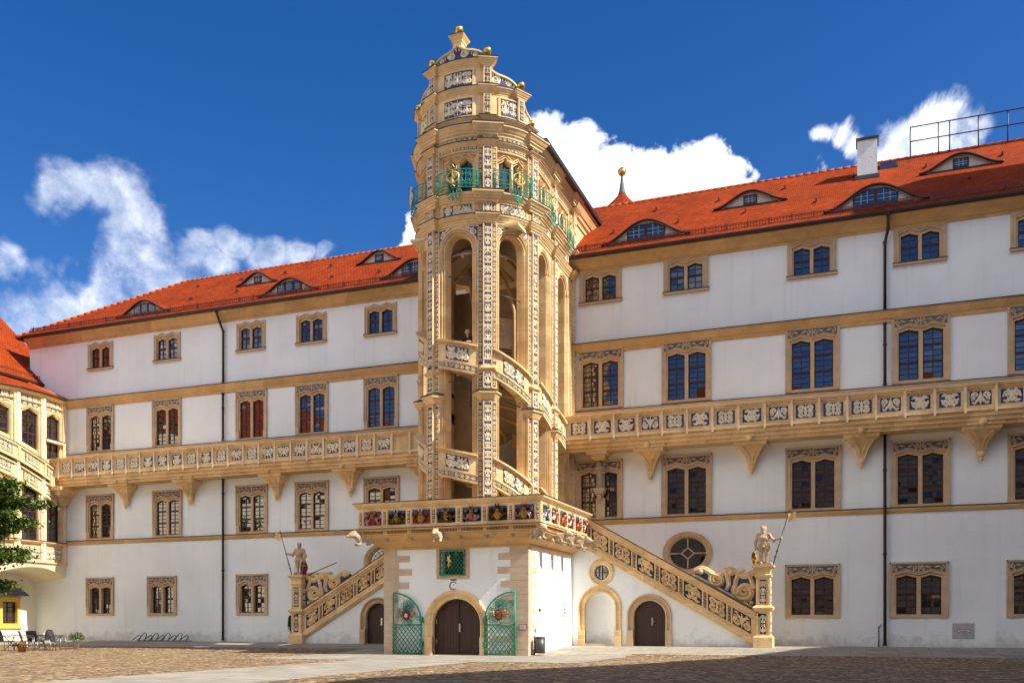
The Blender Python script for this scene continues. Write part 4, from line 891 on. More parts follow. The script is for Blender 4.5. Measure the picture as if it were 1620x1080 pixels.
# ---- inside: newel, helical flights, vault
def tread(th): return 11.75-4.53*th/(2*pi)           # th = 0 at the front, growing to the right
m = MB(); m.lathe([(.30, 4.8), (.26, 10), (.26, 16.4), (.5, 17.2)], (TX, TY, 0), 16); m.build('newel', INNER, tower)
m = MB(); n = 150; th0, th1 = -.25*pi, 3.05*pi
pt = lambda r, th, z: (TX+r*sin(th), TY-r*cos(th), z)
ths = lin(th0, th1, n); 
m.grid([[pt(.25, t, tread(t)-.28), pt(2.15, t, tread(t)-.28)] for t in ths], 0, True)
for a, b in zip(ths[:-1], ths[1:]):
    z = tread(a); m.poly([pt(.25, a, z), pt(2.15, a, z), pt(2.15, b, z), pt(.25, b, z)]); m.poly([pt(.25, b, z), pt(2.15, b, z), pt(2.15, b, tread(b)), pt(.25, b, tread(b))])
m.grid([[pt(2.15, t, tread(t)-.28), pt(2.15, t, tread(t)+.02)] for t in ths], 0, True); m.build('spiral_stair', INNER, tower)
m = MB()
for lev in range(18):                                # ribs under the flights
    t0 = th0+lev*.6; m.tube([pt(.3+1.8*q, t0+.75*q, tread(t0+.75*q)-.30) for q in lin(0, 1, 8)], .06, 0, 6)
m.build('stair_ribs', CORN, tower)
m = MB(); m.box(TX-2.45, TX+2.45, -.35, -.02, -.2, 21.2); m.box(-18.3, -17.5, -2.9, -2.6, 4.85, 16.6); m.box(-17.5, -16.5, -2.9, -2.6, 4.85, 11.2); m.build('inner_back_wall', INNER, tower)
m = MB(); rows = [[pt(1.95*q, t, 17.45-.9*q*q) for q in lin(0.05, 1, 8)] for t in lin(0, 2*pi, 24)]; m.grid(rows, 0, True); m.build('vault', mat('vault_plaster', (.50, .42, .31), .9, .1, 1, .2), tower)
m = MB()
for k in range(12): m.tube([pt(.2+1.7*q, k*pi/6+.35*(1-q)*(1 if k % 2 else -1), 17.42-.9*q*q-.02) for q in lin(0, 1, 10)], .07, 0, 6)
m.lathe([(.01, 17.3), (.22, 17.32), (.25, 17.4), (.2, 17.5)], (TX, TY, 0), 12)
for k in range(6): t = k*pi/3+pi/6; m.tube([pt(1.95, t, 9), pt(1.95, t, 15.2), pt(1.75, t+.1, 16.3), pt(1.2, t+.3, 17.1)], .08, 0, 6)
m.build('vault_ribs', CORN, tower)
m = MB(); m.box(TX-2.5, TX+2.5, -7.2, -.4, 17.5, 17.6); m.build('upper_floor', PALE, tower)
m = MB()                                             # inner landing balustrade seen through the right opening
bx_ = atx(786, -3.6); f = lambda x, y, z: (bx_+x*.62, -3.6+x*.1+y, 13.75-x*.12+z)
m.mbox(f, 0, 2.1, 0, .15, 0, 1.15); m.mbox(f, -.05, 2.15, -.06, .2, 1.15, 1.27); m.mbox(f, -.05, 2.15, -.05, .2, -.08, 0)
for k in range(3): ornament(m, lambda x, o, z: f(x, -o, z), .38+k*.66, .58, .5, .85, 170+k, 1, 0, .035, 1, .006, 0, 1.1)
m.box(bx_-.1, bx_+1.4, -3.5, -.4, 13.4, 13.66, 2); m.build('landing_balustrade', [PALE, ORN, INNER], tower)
# ------------------------------------------------------------ entrance block under the tower
BX0, BX1, BY, BB = -19.06, -12.59, -8.4, -2.4
blk = thing('entrance_block', 'white entrance block under the stair tower with big arched door and painted coats of arms', 'building', ((BX0+BX1)/2, BY, 0))
GZ = -.29
def archf(xc, r, zs): return lambda w: zs+sqrt(max(0, r*r-(w-xc)**2))
DX, DR, DZ = -15.74, 1.07, .95
m = MB(); mp = flat(BY)
hole = [(DX-DR-.2, DX+DR+.2, lambda w: GZ-.1, archf(DX, DR+.2, DZ)), (-16.36, -15.40, lambda w: 3.0, lambda w: 3.98)]
m.pierced(mp, lin(DX-DR-.2, DX+DR+.2, 30)+[BX0, BX1, -16.36, -15.40], -.6, 4.2, hole, 0, .4)
m.poly([(BX1, BY, -.6), (BX1, BB, -.6), (BX1, BB, 4.2), (BX1, BY, 4.2)]); m.poly([(BX0, BY, -.6), (BX0, BB, -.6), (BX0, BB, 4.2), (BX0, BY, 4.2)])
m.poly([(BX0, BY, 4.85), (BX1, BY, 4.85), (BX1, 0, 4.85), (BX0, 0, 4.85)], 1); m.build('wall', [PLAST, INNER], blk)
QM = {1: MB(), -1: MB()}; R = random.Random(4)                       # corner quoins, long and short
zs = lin(GZ-.02, 4.12, 16)
for k, (a, b) in enumerate(zip(zs[:-1], zs[1:])):
    for s, xe in ((1, BX0), (-1, BX1)):
        m = QM[s]; L = (1.15, .62)[k % 2]*R.uniform(.9, 1.15)+(.12 if s < 0 else 0)
        if s > 0 and k % 2 == 0 and k < 9: L = .62
        x0, x1 = (xe-.012, xe+L) if s > 0 else (xe-L, xe+.012)
        m.box(x0, x1, BY-.014-.002*(k % 2), BY+.01, a+.004, b-.004)
        if s < 0: m.box(BX1-.01, BX1+.013+.002*(k % 2), BY-.012, BY+(.45 if k % 2 else .95)*R.uniform(.85, 1.1), a+.004, b-.004)
[q.build('quoins', QUOIN, blk) for q in QM.values()]
def arch_surround(parent, name, xc, r, zs, zb, y, wd, mt=TAN, pl=.75):
    m = MB(); f = flat(y); prof = [(0, .10, -.20), (.0, .10, .0), (.06, .10, .02), (.10, .10, -.04), (.18, .10, -.04), (.24, .10, .05), (wd-.06, .10, .07), (wd, .10, .05), (wd, .10, -.02)]
    path = [(-1, zb)]+[(-1, z) for z in lin(zb+.3, zs, 3)]; rows = []
    for t in range(0, 37):
        a = pi-pi*t/36; rows.append([f(xc+(r+d)*cos(a), o, zs+(r+d)*sin(a)) for d, _, o in prof])
    rows = [[f(xc-(r+d), o, zb) for d, _, o in prof]]+rows+[[f(xc+r+d, o, zb) for d, _, o in prof]]; m.grid(rows, 0, False)
    for s in (-1, 1): a, b = sorted((xc+s*(r+.0), xc+s*(r+wd*.98))); m.mbox(f, a, b, -.1, .085, zb, zb+pl); m.mbox(f, a+.04, b-.04, -.1, .10, zb, zb+pl*.9)
    return m.build(name, mt, parent)
def plank_door(parent, xc, r, zs, zb, y, double=True):
    m = MB(); f = flat(y); m.pierced(f, lin(xc-r, xc+r, 30), zb, archf(xc, r, zs), [], 0, 0, 0)
    if double: m.mbox(f, xc-.03, xc+.03, 0, .04, zb, zs+r-.03); 
    d = m.build('door', [DOORW], parent); h = MB(); hx = xc+.06 if double else xc+.1
    h.mbox(f, hx-.035, hx+.035, .0, .06, zb+.95, zb+1.3); h.tube([(hx, y-.05, zb+1.12), (hx, y-.12, zb+1.12), (hx+.12, y-.12, zb+1.12)], .014, 0, 6); h.build('handle', mat('steel', (.6, .6, .58), .3, .1, 4, 0, metal=1), d)
    g = MB()
    for s in (-1, 1):
        for z in (zb+.45, zs+.05, zs+.35) if double else (zb+.4, zs): 
            g.mbox(f, xc+s*(r-.06)-.03, xc+s*(r-.06)+.03, .0, .03, z, z+.2)
    if double: g.build('hinges', mat('steel', (.6, .6, .58)), d)
    return d
arch_surround(blk, 'arch_surround', DX, DR, DZ, GZ, BY, .36, STONE); plank_door(blk, DX, DR, DZ, GZ, BY+.28)
# small grilled window over the door
m = MB(); f = flat(BY); x0, x1, z0, z1 = -16.62, -15.14, 2.84, 4.10
m.pierced(f, [x0, -16.40, -15.36, x1], z0, z1, [(-16.40, -15.36, lambda w: 2.99, lambda w: 4.0)], .03, .3); m.poly([f(-16.5, -.27, 2.9), f(-15.3, -.27, 2.9), f(-15.3, -.27, 4.1), f(-16.5, -.27, 4.1)], 1); wi = m.build('window', [TAN, BLACK], blk)
m = MB()
def lattice(m, x0, x1, z0, z1, y, step, r, clip=lambda x, z: True):
    for s in (1, -1):
        c = -20.
        while c < 20:
            P = [(x, y+.012*s, s*(x-x0)*1.25+z0+c) for x in lin(x0, x1, 24)]; P = [p for p in P if z0 <= p[2] <= z1 and clip(p[0], p[2])]
            if len(P) > 1: m.tube([P[0], P[-1]], r, 0, 4)
            c += step
def frame(m, P, r): m.tube(P, r, 0, 5)
ga, gb, gc, gd = -16.44, -15.32, 3.0, 4.02; lattice(m, ga, gb, gc, gd, BY-.07, .2, .014); frame(m, [(ga, BY-.07, gc), (gb, BY-.07, gc), (gb, BY-.07, gd), (ga, BY-.07, gd), (ga, BY-.07, gc)], .028)
for s in (1, -1): m.ribbon([(a, b, .014) for a, b, _ in spiral(-15.88+s*.2, 3.85, .1, pi/2, s, 1.4)], lambda x, h, y: (x, BY-.09-h, y), .01)
for z in lin(gc, gd, 7): m.ball((ga, BY-.07, z), .035, 0, 8)
gl = m.build('grille', GREEN, wi); m = MB()
for P in ([(-16.06, 3.3, .03), (-16.0, 3.55, .05), (-16.04, 3.72, .06), (-15.96, 3.8, .03)], [(-16.14, 3.62, .02), (-16.0, 3.6, .05), (-15.88, 3.52, .02)], [(-16.02, 3.42, .03), (-15.92, 3.38, .03)]): m.ribbon(P, lambda x, h, y: (x, BY-.1-h, y), .03)
m.build('gilt_figure', GOLD, gl)
# the letter over the door
m = MB(); c0, c1 = -15.87, 2.555; q = lambda a, r: (c0+.0+r*.70*cos(a), r*.70*sin(a)+c1)
aa = lin(radians(48), radians(312), 20)
for a, b in zip(aa[:-1], aa[1:]):
    k = lambda a: .035+.02*abs(sin((a-radians(180))/1.0))*0+.022*max(0, cos(a-pi)); P = [(a, .24-k(a)), (b, .24-k(b)), (b, .25), (a, .25)]
    m.poly([(q(*p)[0], BY-.006, q(*p)[1]) for p in P])
m.poly([(x, BY-.006, z) for x, z in ((c0+.10, c1+.10), (c0+.125, c1+.16), (c0+.145, c1+.07), (c0+.13, c1+.07))])
m.poly([(c0-.12, BY-.006, c1+.215), (c0+.15, BY-.006, c1+.215), (c0+.15, BY-.006, c1+.27), (c0-.11, BY-.006, c1+.27)]); m.build('painted_letter', BLACK, blk)
# cornice, balustrade
PP = [(BX0, BB+.0), (BX0, BY), (BX1, BY), (BX1, BB)]
m = MB(); m.sweep(PP, [(-.1, 4.08), (.02, 4.08), (.06, 4.12), (.06, 4.2), (.12, 4.24), (.42, 4.38), (.44, 4.46), (.50, 4.48), (.70, 4.60), (.70, 4.66), (.76, 4.68), (.76, 4.84), (-.1, 4.845)], 0)
m.sweep(PP, [(.7, 4.85), (.86, 4.85), (.86, 4.90), (.7, 4.902)], 0); m.sweep(PP, [(.7, 4.906), (.875, 4.904), (.875, 4.93), (.7, 4.935)], 1); m.build('corbelled_cornice', [CORN, LEAD], blk)
m = MB(); m.sweep(PP, [(.6, 4.94), (.80, 4.94), (.80, 5.02), (.77, 5.04), (.77, 5.66), (.80, 5.68), (.80, 5.74), (.95, 5.90), (.97, 5.97), (.5, 5.972), (.5, 4.95)]); m.sweep(PP, [(.48, 5.98), (.985, 5.976), (.99, 6.0), (.48, 6.01)], 1); m.build('balustrade', [STONE, LEAD], blk)
sides = [('f', lambda w, o, z: (BX0-.77+w, BY-.77-o, z), BX1-BX0+1.54, 7, [.0]), ('r', lambda w, o, z: (BX1+.77+o, BY-.77+w, z), BB-BY+.77, 6, [0]), ('l', lambda w, o, z: (BX0-.77-o, BB-w, z), BB-BY+.77, 6, [0])]
HC = {'red': (.38, .02, .02), 'gold': (.42, .22, .035), 'black': (.015, .013, .012), 'silver': (.62, .62, .64), 'blue': (.03, .075, .22), 'white': (.8, .78, .72), 'maroon': (.16, .012, .03), 'green': (.03, .2, .05)}
HM = {k: mat('heraldic_'+k, v, .45, .15, 8, 0) for k, v in HC.items()}
SCH = [('maroon', 'red', 'silver', 'red', 'gold'), ('black', 'black', 'gold', 'black', 'silver'), ('maroon', 'red', 'gold', 'gold', 'silver'), ('black', 'black', 'gold', 'black', 'gold'), ('black', 'black', 'silver', 'red', 'gold'), ('black', 'black', 'gold', 'gold', 'black'), ('maroon', 'maroon', 'silver', 'gold', 'red'),
       ('blue', 'blue', 'white', 'blue', 'gold'), ('maroon', 'red', 'white', 'red', 'gold'), ('red', 'red', 'gold', 'gold', 'black'), ('maroon', 'red', 'white', 'blue', 'gold'), ('maroon', 'red', 'gold', 'red', 'white'), ('maroon', 'red', 'silver', 'black', 'gold')]
def arms(f, c, k, hw, z0=5.07, z1=5.64):
    s = SCH[k % 13]; R = random.Random(k*5+1); zc = (z0+z1)/2; H = z1-z0; m = MB()
    g = lambda x, o, z: f(c+x, o, zc+z)
    m.poly([g(-hw, .012, -H/2), g(hw, .012, -H/2), g(hw, .012, H/2), g(-hw, .012, H/2)], 0)
    m.poly([g(-hw, .014, H*.28), g(hw, .014, H*.28), g(hw, .014, H/2), g(-hw, .014, H/2)], 1)
    o = m.build('coat_of_arms', [HM[s[0]], HM['blue' if s[0] != 'blue' else 'black']], blk)
    for sg in (-1, 1):                               # mantling
        m = MB()
        for q in range(12):
            mm = q % 2; x = .09+(hw-.12)*R.random(); z = -H*.44+H*.72*R.random()
            m.ribbon([(sg*a, b, w*.75) for a, b, w in spiral(x, z, .06*R.uniform(.8, 1.35), R.uniform(0, 6), R.choice((-1, 1)), 1.2, .33, 9)], lambda x, h, y: g(max(-hw-.02, min(hw+.02, x)), .03+h, y), .05, mm)
        for q in range(2): m.ribbon([(sg*a, b, w) for a, b, w in leaf(.08, .04, -.9+q*1.1, hw*.7, .028)], lambda x, h, y: g(x, .045+h, y), .05, (q+1) % 2)
        m.build('mantling', [HM[s[1]], HM[s[2]]], o)
    m = MB(); rows = []
    for u in lin(-1, 1, 8): rows.append([g(u*.135*(1 if v > .35 else sqrt(max(0, v/.35))*.98+.02), .06+.06*(1-u*u)*min(1, v*2), -H*.46+.28*v) for v in lin(0, 1, 6)])
    m.grid(rows, 0, True)
    for q in range(4): x = R.uniform(-.07, .07); z = -H*.46+.08+q*.05; m.ribbon([(x-.05, z, .02), (x+.03, z+.02*R.choice((-1, 1)), .028), (x+.06, z, .01)], lambda x, h, y: g(x, .12+h, y), .02, 1)
    m.build('shield', [HM[s[3]], HM[R.choice(('white', 'gold', 'red' if s[3] != 'red' else 'black'))]], o)
    m = MB()
    rows = [[g(r*cos(t), .08+.11*sin(t)*(r/.1), z) for t in lin(0, pi, 8)] for r, z in ((.05, -.0), (.075, .03), (.085, .08), (.075, .13), (.04, .17), (.005, .18))]; m.grid(rows, 0, True)
    for q in (-.05, -.015, .02, .055): m.ribbon([(q-.003, .04, .008), (q, .11, .008)], lambda x, h, y: g(x, .195-abs(x)*.8+h, y), .006, 1)
    for sg in (-1, 1):
        kind = k % 3; P = leaf(sg*.03, .17, pi/2-sg*(.25 if kind else .8), .2, .045) if kind else spiral(sg*.08, .24, .075, -pi/2, sg, .8, .4, 8)
        m.ribbon(P, lambda x, h, y: g(x, .10+h, y), .04, 2)
    m.lathe([(.001, 0), (.05, .02), (.055, .07), (.02, .13), (.001, .14)], g(0, .12, .17), 8, 3)
    m.build('helmet', [HM['gold'], HM['black'], HM[s[4]], HM[s[1]]], o)
k = 0
for nm, f, L, n, _ in sides:
    per = (L-.2)/n
    for i in range(n):
        if nm != 'l' or i >= 0: arms(f, .1+per*(i+.5), k, per/2-.16); k += 1
    for i in range(n+1):
        m = MB(); c = .1+per*i; m.mbox(f, c-.12, c+.12, -.1, .03, 5.03, 5.68); 
        ornament(m, f, c, 5.35, .12, .52, i+k, 1, 2, .015, 1, .034, 0, 1.1); m.build('baluster_pier', [STONE, ORN, DBLUE], blk)
    m = MB()
    for i in range(n): ornament(m, lambda w, o, z: f(w, o-.01, z), .1+per*(i+.5), 4.765, per*.82, .10, i*3+k, 0, 1, .015, 1, .004, 0, 1.3)
    m.build('cornice_frieze', [CORN, DBLUE], blk)
    m = MB()                                         # little hooks / drip stones under the cornice
    for i in range(1, n): c = .1+per*i; g = lambda x, o, z, c=c: f(c+x, o, z); m.mbox(g, -.1, .1, -.28, -.16, 4.50, 4.56); m.mbox(g, -.04, .04, -.24, -.17, 4.42, 4.50)
    m.build('drip_stones', [mat('weathered_stone', (.34, .26, .17), .9, .3, 6, .3, 20)], blk)
def beast(x, y, z, rot, sc=1.):
    P = [((0, 0, 0), (0, -.5, -.06), .17, .15), ((0, -.45, -.03), (0, -.68, .06), .13, .12), ((0, -.74, .08), (0, -.80, .06), .125, .11), ((0, -.84, .03), (0, -.94, .0), .07, .055), ((-.08, -.70, .18), (-.09, -.70, .22), .035, .02), ((.08, -.70, .18), (.09, -.70, .22), .035, .02),
         ((.12, -.42, -.1), (.13, -.52, -.28), .06, .045), ((-.12, -.42, -.1), (-.13, -.52, -.28), .06, .045), ((.13, -.52, -.28), (.13, -.62, -.28), .045, .04), ((-.13, -.52, -.28), (-.13, -.62, -.28), .045, .04), ((.13, -.02, -.08), (.15, -.16, -.24), .09, .06), ((-.13, -.02, -.08), (-.15, -.16, -.24), .09, .06)]
    m = MB(); add_sdf(m, P, .028, (x, y, z), rot, .05, 0, sc); m.build('lion_spout', mat('weathered_figure_stone', (.52, .40, .26), .85, .3, 7, .4, 25, c2=(.26, .19, .12)), blk)
o = .66
beast(BX0-.35, BY-.35, 4.62, -pi/4, 1.15); beast(BX1+.35, BY-.35, 4.62, pi/4, 1.15); beast(-16.12, BY-.45, 4.60, 0, 1.0)
for y in (-6.9, -5.4, -4.0): beast(BX1+.45, y, 4.60, pi/2, 1.0)
beast(BX1+.45, BB-.1, 4.6, pi/2, 1.2); beast(BX0-.45, -5.4, 4.6, -pi/2)
# small fixtures on the block
def plate(name, label, cat, f, x, z, w, h, c, cb=None, o0=.02):
    m = MB(); m.mbox(f, x-w/2, x+w/2, .0, o0, z-h/2, z+h/2, 0); m.mbox(f, x-w*.4, x+w*.4, o0, o0+.004, z-h*.38, z+h*.38, 1)
    for k in range(3): m.mbox(f, x-w*.32, x+w*(.3-.1*(k % 2)), o0+.004, o0+.006, z+h*(.2-.22*k)-h*.03, z+h*(.2-.22*k)+h*.03, 2)
    return tag(m.build(name, [mat(name+'_border', c, .5, .05, 3, 0), mat(name+'_face', cb or c, .5, .05, 3, 0), BLACK], None), label, cat)
plate('notice_sign', 'small red framed notice on the quoins right of the big arched door', 'sign', flat(BY-.02), -12.82, .86, .32, .24, (.35, .03, .03), (.7, .7, .68))
fr = lambda w, o, z: (BX1+.0+o, w, z)
plate('emergency_box', 'tiny red box on the sunlit side wall of the entrance block', 'box', fr, -7.6, .72, .16, .16, (.5, .03, .02), (.5, .05, .03))
m = MB(); m.mbox(fr, -3.75, -3.45, .0, .015, 1.45, 1.85); m.mbox(fr, -3.68, -3.52, .015, .02, 1.52, 1.62, 1); m.mbox(fr, -3.68, -3.52, .015, .02, 1.67, 1.8, 1)
tag(m.build('information_sign', [mat('sign_blue', (.05, .2, .5), .5, .05, 3, 0), mat('sign_white', (.7, .72, .75), .5, .05, 3, 0)]), 'small blue sign on the sunlit white side wall near the stair', 'sign')
m = MB(); m.mbox(fr, -7.15, -7.0, 0, .05, 1.5, 1.62); tag(m.build('bell_button', BLACK), 'small black button box high on the sunlit white side wall', 'button')
# round litter bin at the corner
t = thing('litter_bin', 'grey cylindrical litter bin at the sunlit corner of the entrance block', 'bin', (BX1+.3, -8.0, GZ))
m = MB(); m.lathe([(.19, .1), (.20, .1), (.20, .72), (.185, .72), (.18, .3)], (BX1+.36, -8.0, GZ), 20); m.build('drum', IRON, t); m = MB(); m.lathe([(.205, .70), (.21, .72), (.2, .75), (.14, .77)], (BX1+.36, -8.0, GZ), 20); m.build('rim', GUT, t)
m = MB(); m.tube([(BX1+.12, -8.0, GZ), (BX1+.12, -8.0, GZ+.8)], .03); m.box(BX1+.1, BX1+.2, -8.05, -7.95, GZ+.5, GZ+.6); m.build('post', IRON, t)
# open lattice gates folded back against the wall
def gate(label, x0, x1, inner):                      # tall side at the outer edge
    t = thing('grille_gate', label, 'gate', ((x0+x1)/2, BY-.12, GZ)); y = BY-.13; w = x1-x0; zt = 2.28; zs = 1.0
    q = lambda x: (x-x0)/w if inner < 0 else (x1-x)/w    # 1 at outer edge
    top = lambda x: zs+.10+(zt-zs-.1)*sqrt(max(0, 1-(1-q(x))**2))
    m = MB(); frame(m, [(x0, y, GZ+.06), (x1, y, GZ+.06)], .035)
    for x in (x0, x1): frame(m, [(x, y, GZ), (x, y, top(x))], .035)
    frame(m, [(x, y, top(x)) for x in lin(x0, x1, 20)], .035); frame(m, [(x0, y, zs-.05), (x1, y, zs-.05)], .035)
    xo, xi = (x1, x0) if inner < 0 else (x0, x1)
    for z in lin(GZ+.15, zs, 7): m.box(x0-.045, x0+.045, y-.05, y+.0, z-.02, z+.02); m.box(x1-.045, x1+.045, y-.05, y, z-.02, z+.02)
    for z in (.15, 1.15): m.box(xi-.06, xi+.06, y-.07, y+.1, z-.1, z+.12)
    m.build('frame', GREEN, t); m = MB(); lattice(m, x0, x1, GZ+.06, zs-.05, y, .235, .017); m.build('lattice', GREEN, t)
    m = MB(); R = random.Random(7)
    for k in range(26):
        x = R.uniform(x0+.1, x1-.1); z = R.uniform(zs+.05, zt-.12)
        if z > top(x)-.16: continue
        m.ribbon([(a, b, .013) for a, b, _ in spiral(x, z, R.uniform(.1, .2), R.uniform(0, 6), R.choice((-1, 1)), 1.6, .2, 14)], lambda x, h, z: (x, y-.015-h, z), .012)
    lattice(m, x0+.35*w, x0+.75*w, zs+.62, zs+1.0, y, .1, .010, lambda x, z: z < top(x)-.05); m.build('scrollwork', GREEN, t)
    c, z = (x0+x1)/2, zs+.36; m = MB(); f = lambda x, h, zz: (c+x, y-.05-h, z+zz)
    rows = [[f(rr*(1+.07*cos(8*a))*cos(a), .03+hh, rr*1.3*(1+.07*cos(8*a))*sin(a)) for a in lin(0, 2*pi, 32)[:-1]] for rr, hh in ((.18, 0), (.16, .04), (.12, .02), (.02, .06))]; m.grid(rows, 0, True, True)
    for s in (-1, 1):
        for P in ([(.25, -.1, .05), (.36, .02, .08), (.44, .12, .07), (.48, .22, .04)], [(.3, -.16, .03), (.36, -.05, .05), (.5, -.1, .02)], [(.42, .02, .03), (.54, .06, .025)], [(.28, .1, .03), (.34, .2, .05), (.3, .26, .03)]): m.ribbon([(s*a*.78, b*.75, w_*.6) for a, b, w_ in P], lambda x, h, zz: f(x, h, zz), .04, 1)
    if inner > 0: m.ball(f(0, .06, -.02), .085, 2, 10); [m.ball(f(s*.035, .14, 0), .022, 3, 6) for s in (-1, 1)]
    else: [m.ribbon([(-.09, .12-.07*k, .022), (.0, .1-.07*k, .022), (.09, .12-.07*k, .022)], lambda x, h, zz: f(x, .06+h, zz), .02, 1) for k in range(4)]
    m.build('crest', [HM['maroon'], HM['gold'], HM['white'], BLACK], t)
gate('green lattice gate leaf left of the big door, its crest showing a pale head', -18.56, -17.26, 1); gate('green lattice gate leaf right of the big door, its crest showing gold bars', -14.42, -13.12, -1)
# ------------------------------------------------------------ outside stairs
SMX = -15.8
def flight(label, mir):
    X = (lambda x: 2*SMX-x) if mir else (lambda x: x); Y = -2.5; x0, x1 = -11.9, (-4.67 if mir else -4.35); sl = -.5755
    topz = lambda x: 5.74+sl*(x+11.77); t = thing('outdoor_staircase', label, 'staircase', (X(-8), Y, 0)); mp = lambda w, o, z: (X(w), Y-o, z)
    bot = lambda x: topz(x)-1.36
    m = MB(); NX, NR, NZ = -11.27, .70, 1.72; QX, QR, QZ = -9.0, .72, 1.30; OX, OZ, OR = -11.2, 3.32, .36
    wl = -12.7; H = [(QX-QR-.22, QX+QR+.22, lambda w: -.2, archf(QX, QR+.22, QZ))]
    if not mir: H += [(NX-NR-.22, NX+NR+.22, lambda w: -.2, archf(NX, NR+.22, NZ)), (OX-OR, OX+OR, lambda w: OZ-sqrt(max(0, OR**2-(w-OX)**2)), lambda w: OZ+sqrt(max(0, OR**2-(w-OX)**2)))]
    ws = [wl, x1]+lin(-11.9, x1, 10)+lin(QX-QR-.22, QX+QR+.22, 24)+lin(NX-NR-.22, NX+NR+.22, 24)+lin(OX-OR, OX+OR, 20)
    m.pierced(mp, ws, -.4, lambda w: min(4.75, max(-.35, bot(w)+.12)), H, 0, .32)
    m.build('wall', PLAST, t)
    pd = arch_surround(t, 'arch_surround', X(QX), QR, QZ, -.02, Y, .30); plank_door(t, X(QX), QR, QZ, -.02, Y+.2, False)
    if not mir:
        arch_surround(t, 'arch_surround', NX, NR, NZ, -.02, Y, .31, STONE)
        m = MB(); n = 14; rows = [[(NX-NR*1.12*cos(a), Y+.02+.55*sin(a), z) for a in lin(0, pi, n)] for z in (-.02, .9, NZ)]
        for k in range(1, 9): q = k/8*pi/2; rows.append([(NX-NR*1.12*cos(a)*cos(q), Y+.02+.55*sin(a)*cos(q), NZ+NR*1.12*sin(q)) for a in lin(0, pi, n)])
        m.grid(rows, 0, True); m.mbox(mp, NX-NR-.05, NX+NR+.05, -.5, .06, -.02, .1, 1); m.build('niche', [PLAST, QUOIN], t)
        m = MB(); n = 32; ring = lambda r, y: [(OX+r*cos(2*pi*i/n), y, OZ+r*sin(2*pi*i/n)) for i in range(n)]
        m.grid([ring(.60, Y+.02), ring(.60, Y-.04), ring(.54, Y-.07), ring(.48, Y-.03), ring(.42, Y-.03), ring(.36, Y+.03), ring(.32, Y+.12), ring(.32, Y+.25)], 0, False, True); oc = m.build('round_window', STONE, t)
        g = MB(); g.poly(ring(.34, Y+.2)); g.build('glass', GLASS, oc); s = MB()
        for a in (0, pi/2): s.tube([(OX-.33*cos(a), Y+.15, OZ-.33*sin(a)), (OX+.33*cos(a), Y+.15, OZ+.33*sin(a))], .015)
        s.tube([(OX+.33*cos(a), Y+.15, OZ+.33*sin(a)) for a in lin(0, 2*pi, 24)], .03); s.build('sash', WOODW, oc)
    # sloping balustrade
    m = MB(); g = lambda w, o, z: (X(w), Y-o, topz(w)+z)
    for o0, o1, za, zb in ((-.25, .10, -1.20, -.26), (-.25, .17, -1.36, -1.20), (-.25, .12, -1.44, -1.36), (-.25, .145, -1.20, -1.10), (-.25, .13, -.30, -.22), (-.28, .19, -.22, -.12), (-.3, .25, -.12, -.0)): m.mbox(g, x0, x1+.28, o0, o1, za, zb)
    m.mbox(g, x0, x1+.42, -.32, .27, .004, .035, 1); m.build('sloping_balustrade', [STONE, LEAD], t)
    n = 7; per = (x1-.15-x0-.1)/n
    for i in range(n):
        c = x0+.15+per*(i+.5); m = MB(); gg = lambda x, o, z, c=c: (X(x), Y-o, z)
        ornament(m, lambda w, o, z: gg(w, o, z), c, topz(c)-.70, per*.74, .68, i*5+(50 if mir else 3), 1, 2, .04, 1, .105, sl, 1.25); m.build('scroll_panel', [STONE, ORN if False else STONE, DBLUE], t)
        m = MB(); c2 = c-per/2; m.mbox(g, c2-.13, c2+.13, .0, .125, -1.10, -.30); ornament(m, lambda w, o, z: gg(w, o, z), c2, topz(c2)-.70, .13, .66, i*3, 1, 2, .02, 1, .13, sl, 1.1); m.build('pier', [STONE, STONE, DBLUE], t)
    m = MB()                                           # steps and the far balustrade
    ns = 29; hz = 4.85/ns; wx = (x1-x0)/ns
    for k in range(ns): m.mbox(lambda w, o, z: (X(w), o, z), x0+wx*k, x0+wx*(k+1), Y+.80, -.35, 0, 4.85-hz*(k+1)+.01)
    m.build('steps', QUOIN, t)
    m = MB(); m.mbox(lambda w, o, z: (X(w), o, topz(w)+z), x0, x1, -.35, -.1, -1.3, -.5); m.build('wall_balustrade', STONE, t)
    # newel pillar
    P = MB(); pc, py = (-4.40 if mir else -4.08), -2.45
    sq = lambda r, z: [(X(pc)+a*r, py+b*r, z) for a, b in ((-1, -1), (1, -1), (1, 1), (-1, 1))]
    P.grid([sq(r, z) for r, z in ((.40, -.1), (.40, .42), (.37, .47), (.32, .50), (.30, .52), (.30, 1.50), (.33, 1.52), (.40, 1.60), (.42, 1.68), (.34, 1.76), (.29, 1.78), (.29, 2.95), (.33, 2.98), (.35, 3.05), (.29, 3.10), (.29, 3.22), (.36, 3.34), (.44, 3.40), (.44, 3.47), (.001, 3.475))], 0, False, True)
    f = lambda w, o, z: (X(pc)+w, py-o, z)
    for dz, hh, oo in ((1.0, .86, .30), (2.36, 1.0, .29)): ornament(P, f, 0, dz, .26, hh, 12, 1, 2, .025, 1, oo+.004, 0, 1.15)
    f2 = lambda w, o, z: (X(pc)+.30+o, py+w, z); ornament(P, f2, 0, 1.0, .26, .86, 14, 1, 2, .025, 1, .004); ornament(P, lambda w, o, z: (X(pc)+.29+o, py+w, z), 0, 2.36, .26, 1.0, 14, 1, 2, .025, 1, .004)
    for s in (-1, 1):
        for zz, hh in ((.57, 1.45), (1.83, 2.9)): P.mbox(f, s*.24-.04, s*.24+.04, .29, .325, zz, hh)
    P.build('newel_pillar', [STONE, ORN, DBLUE], t)
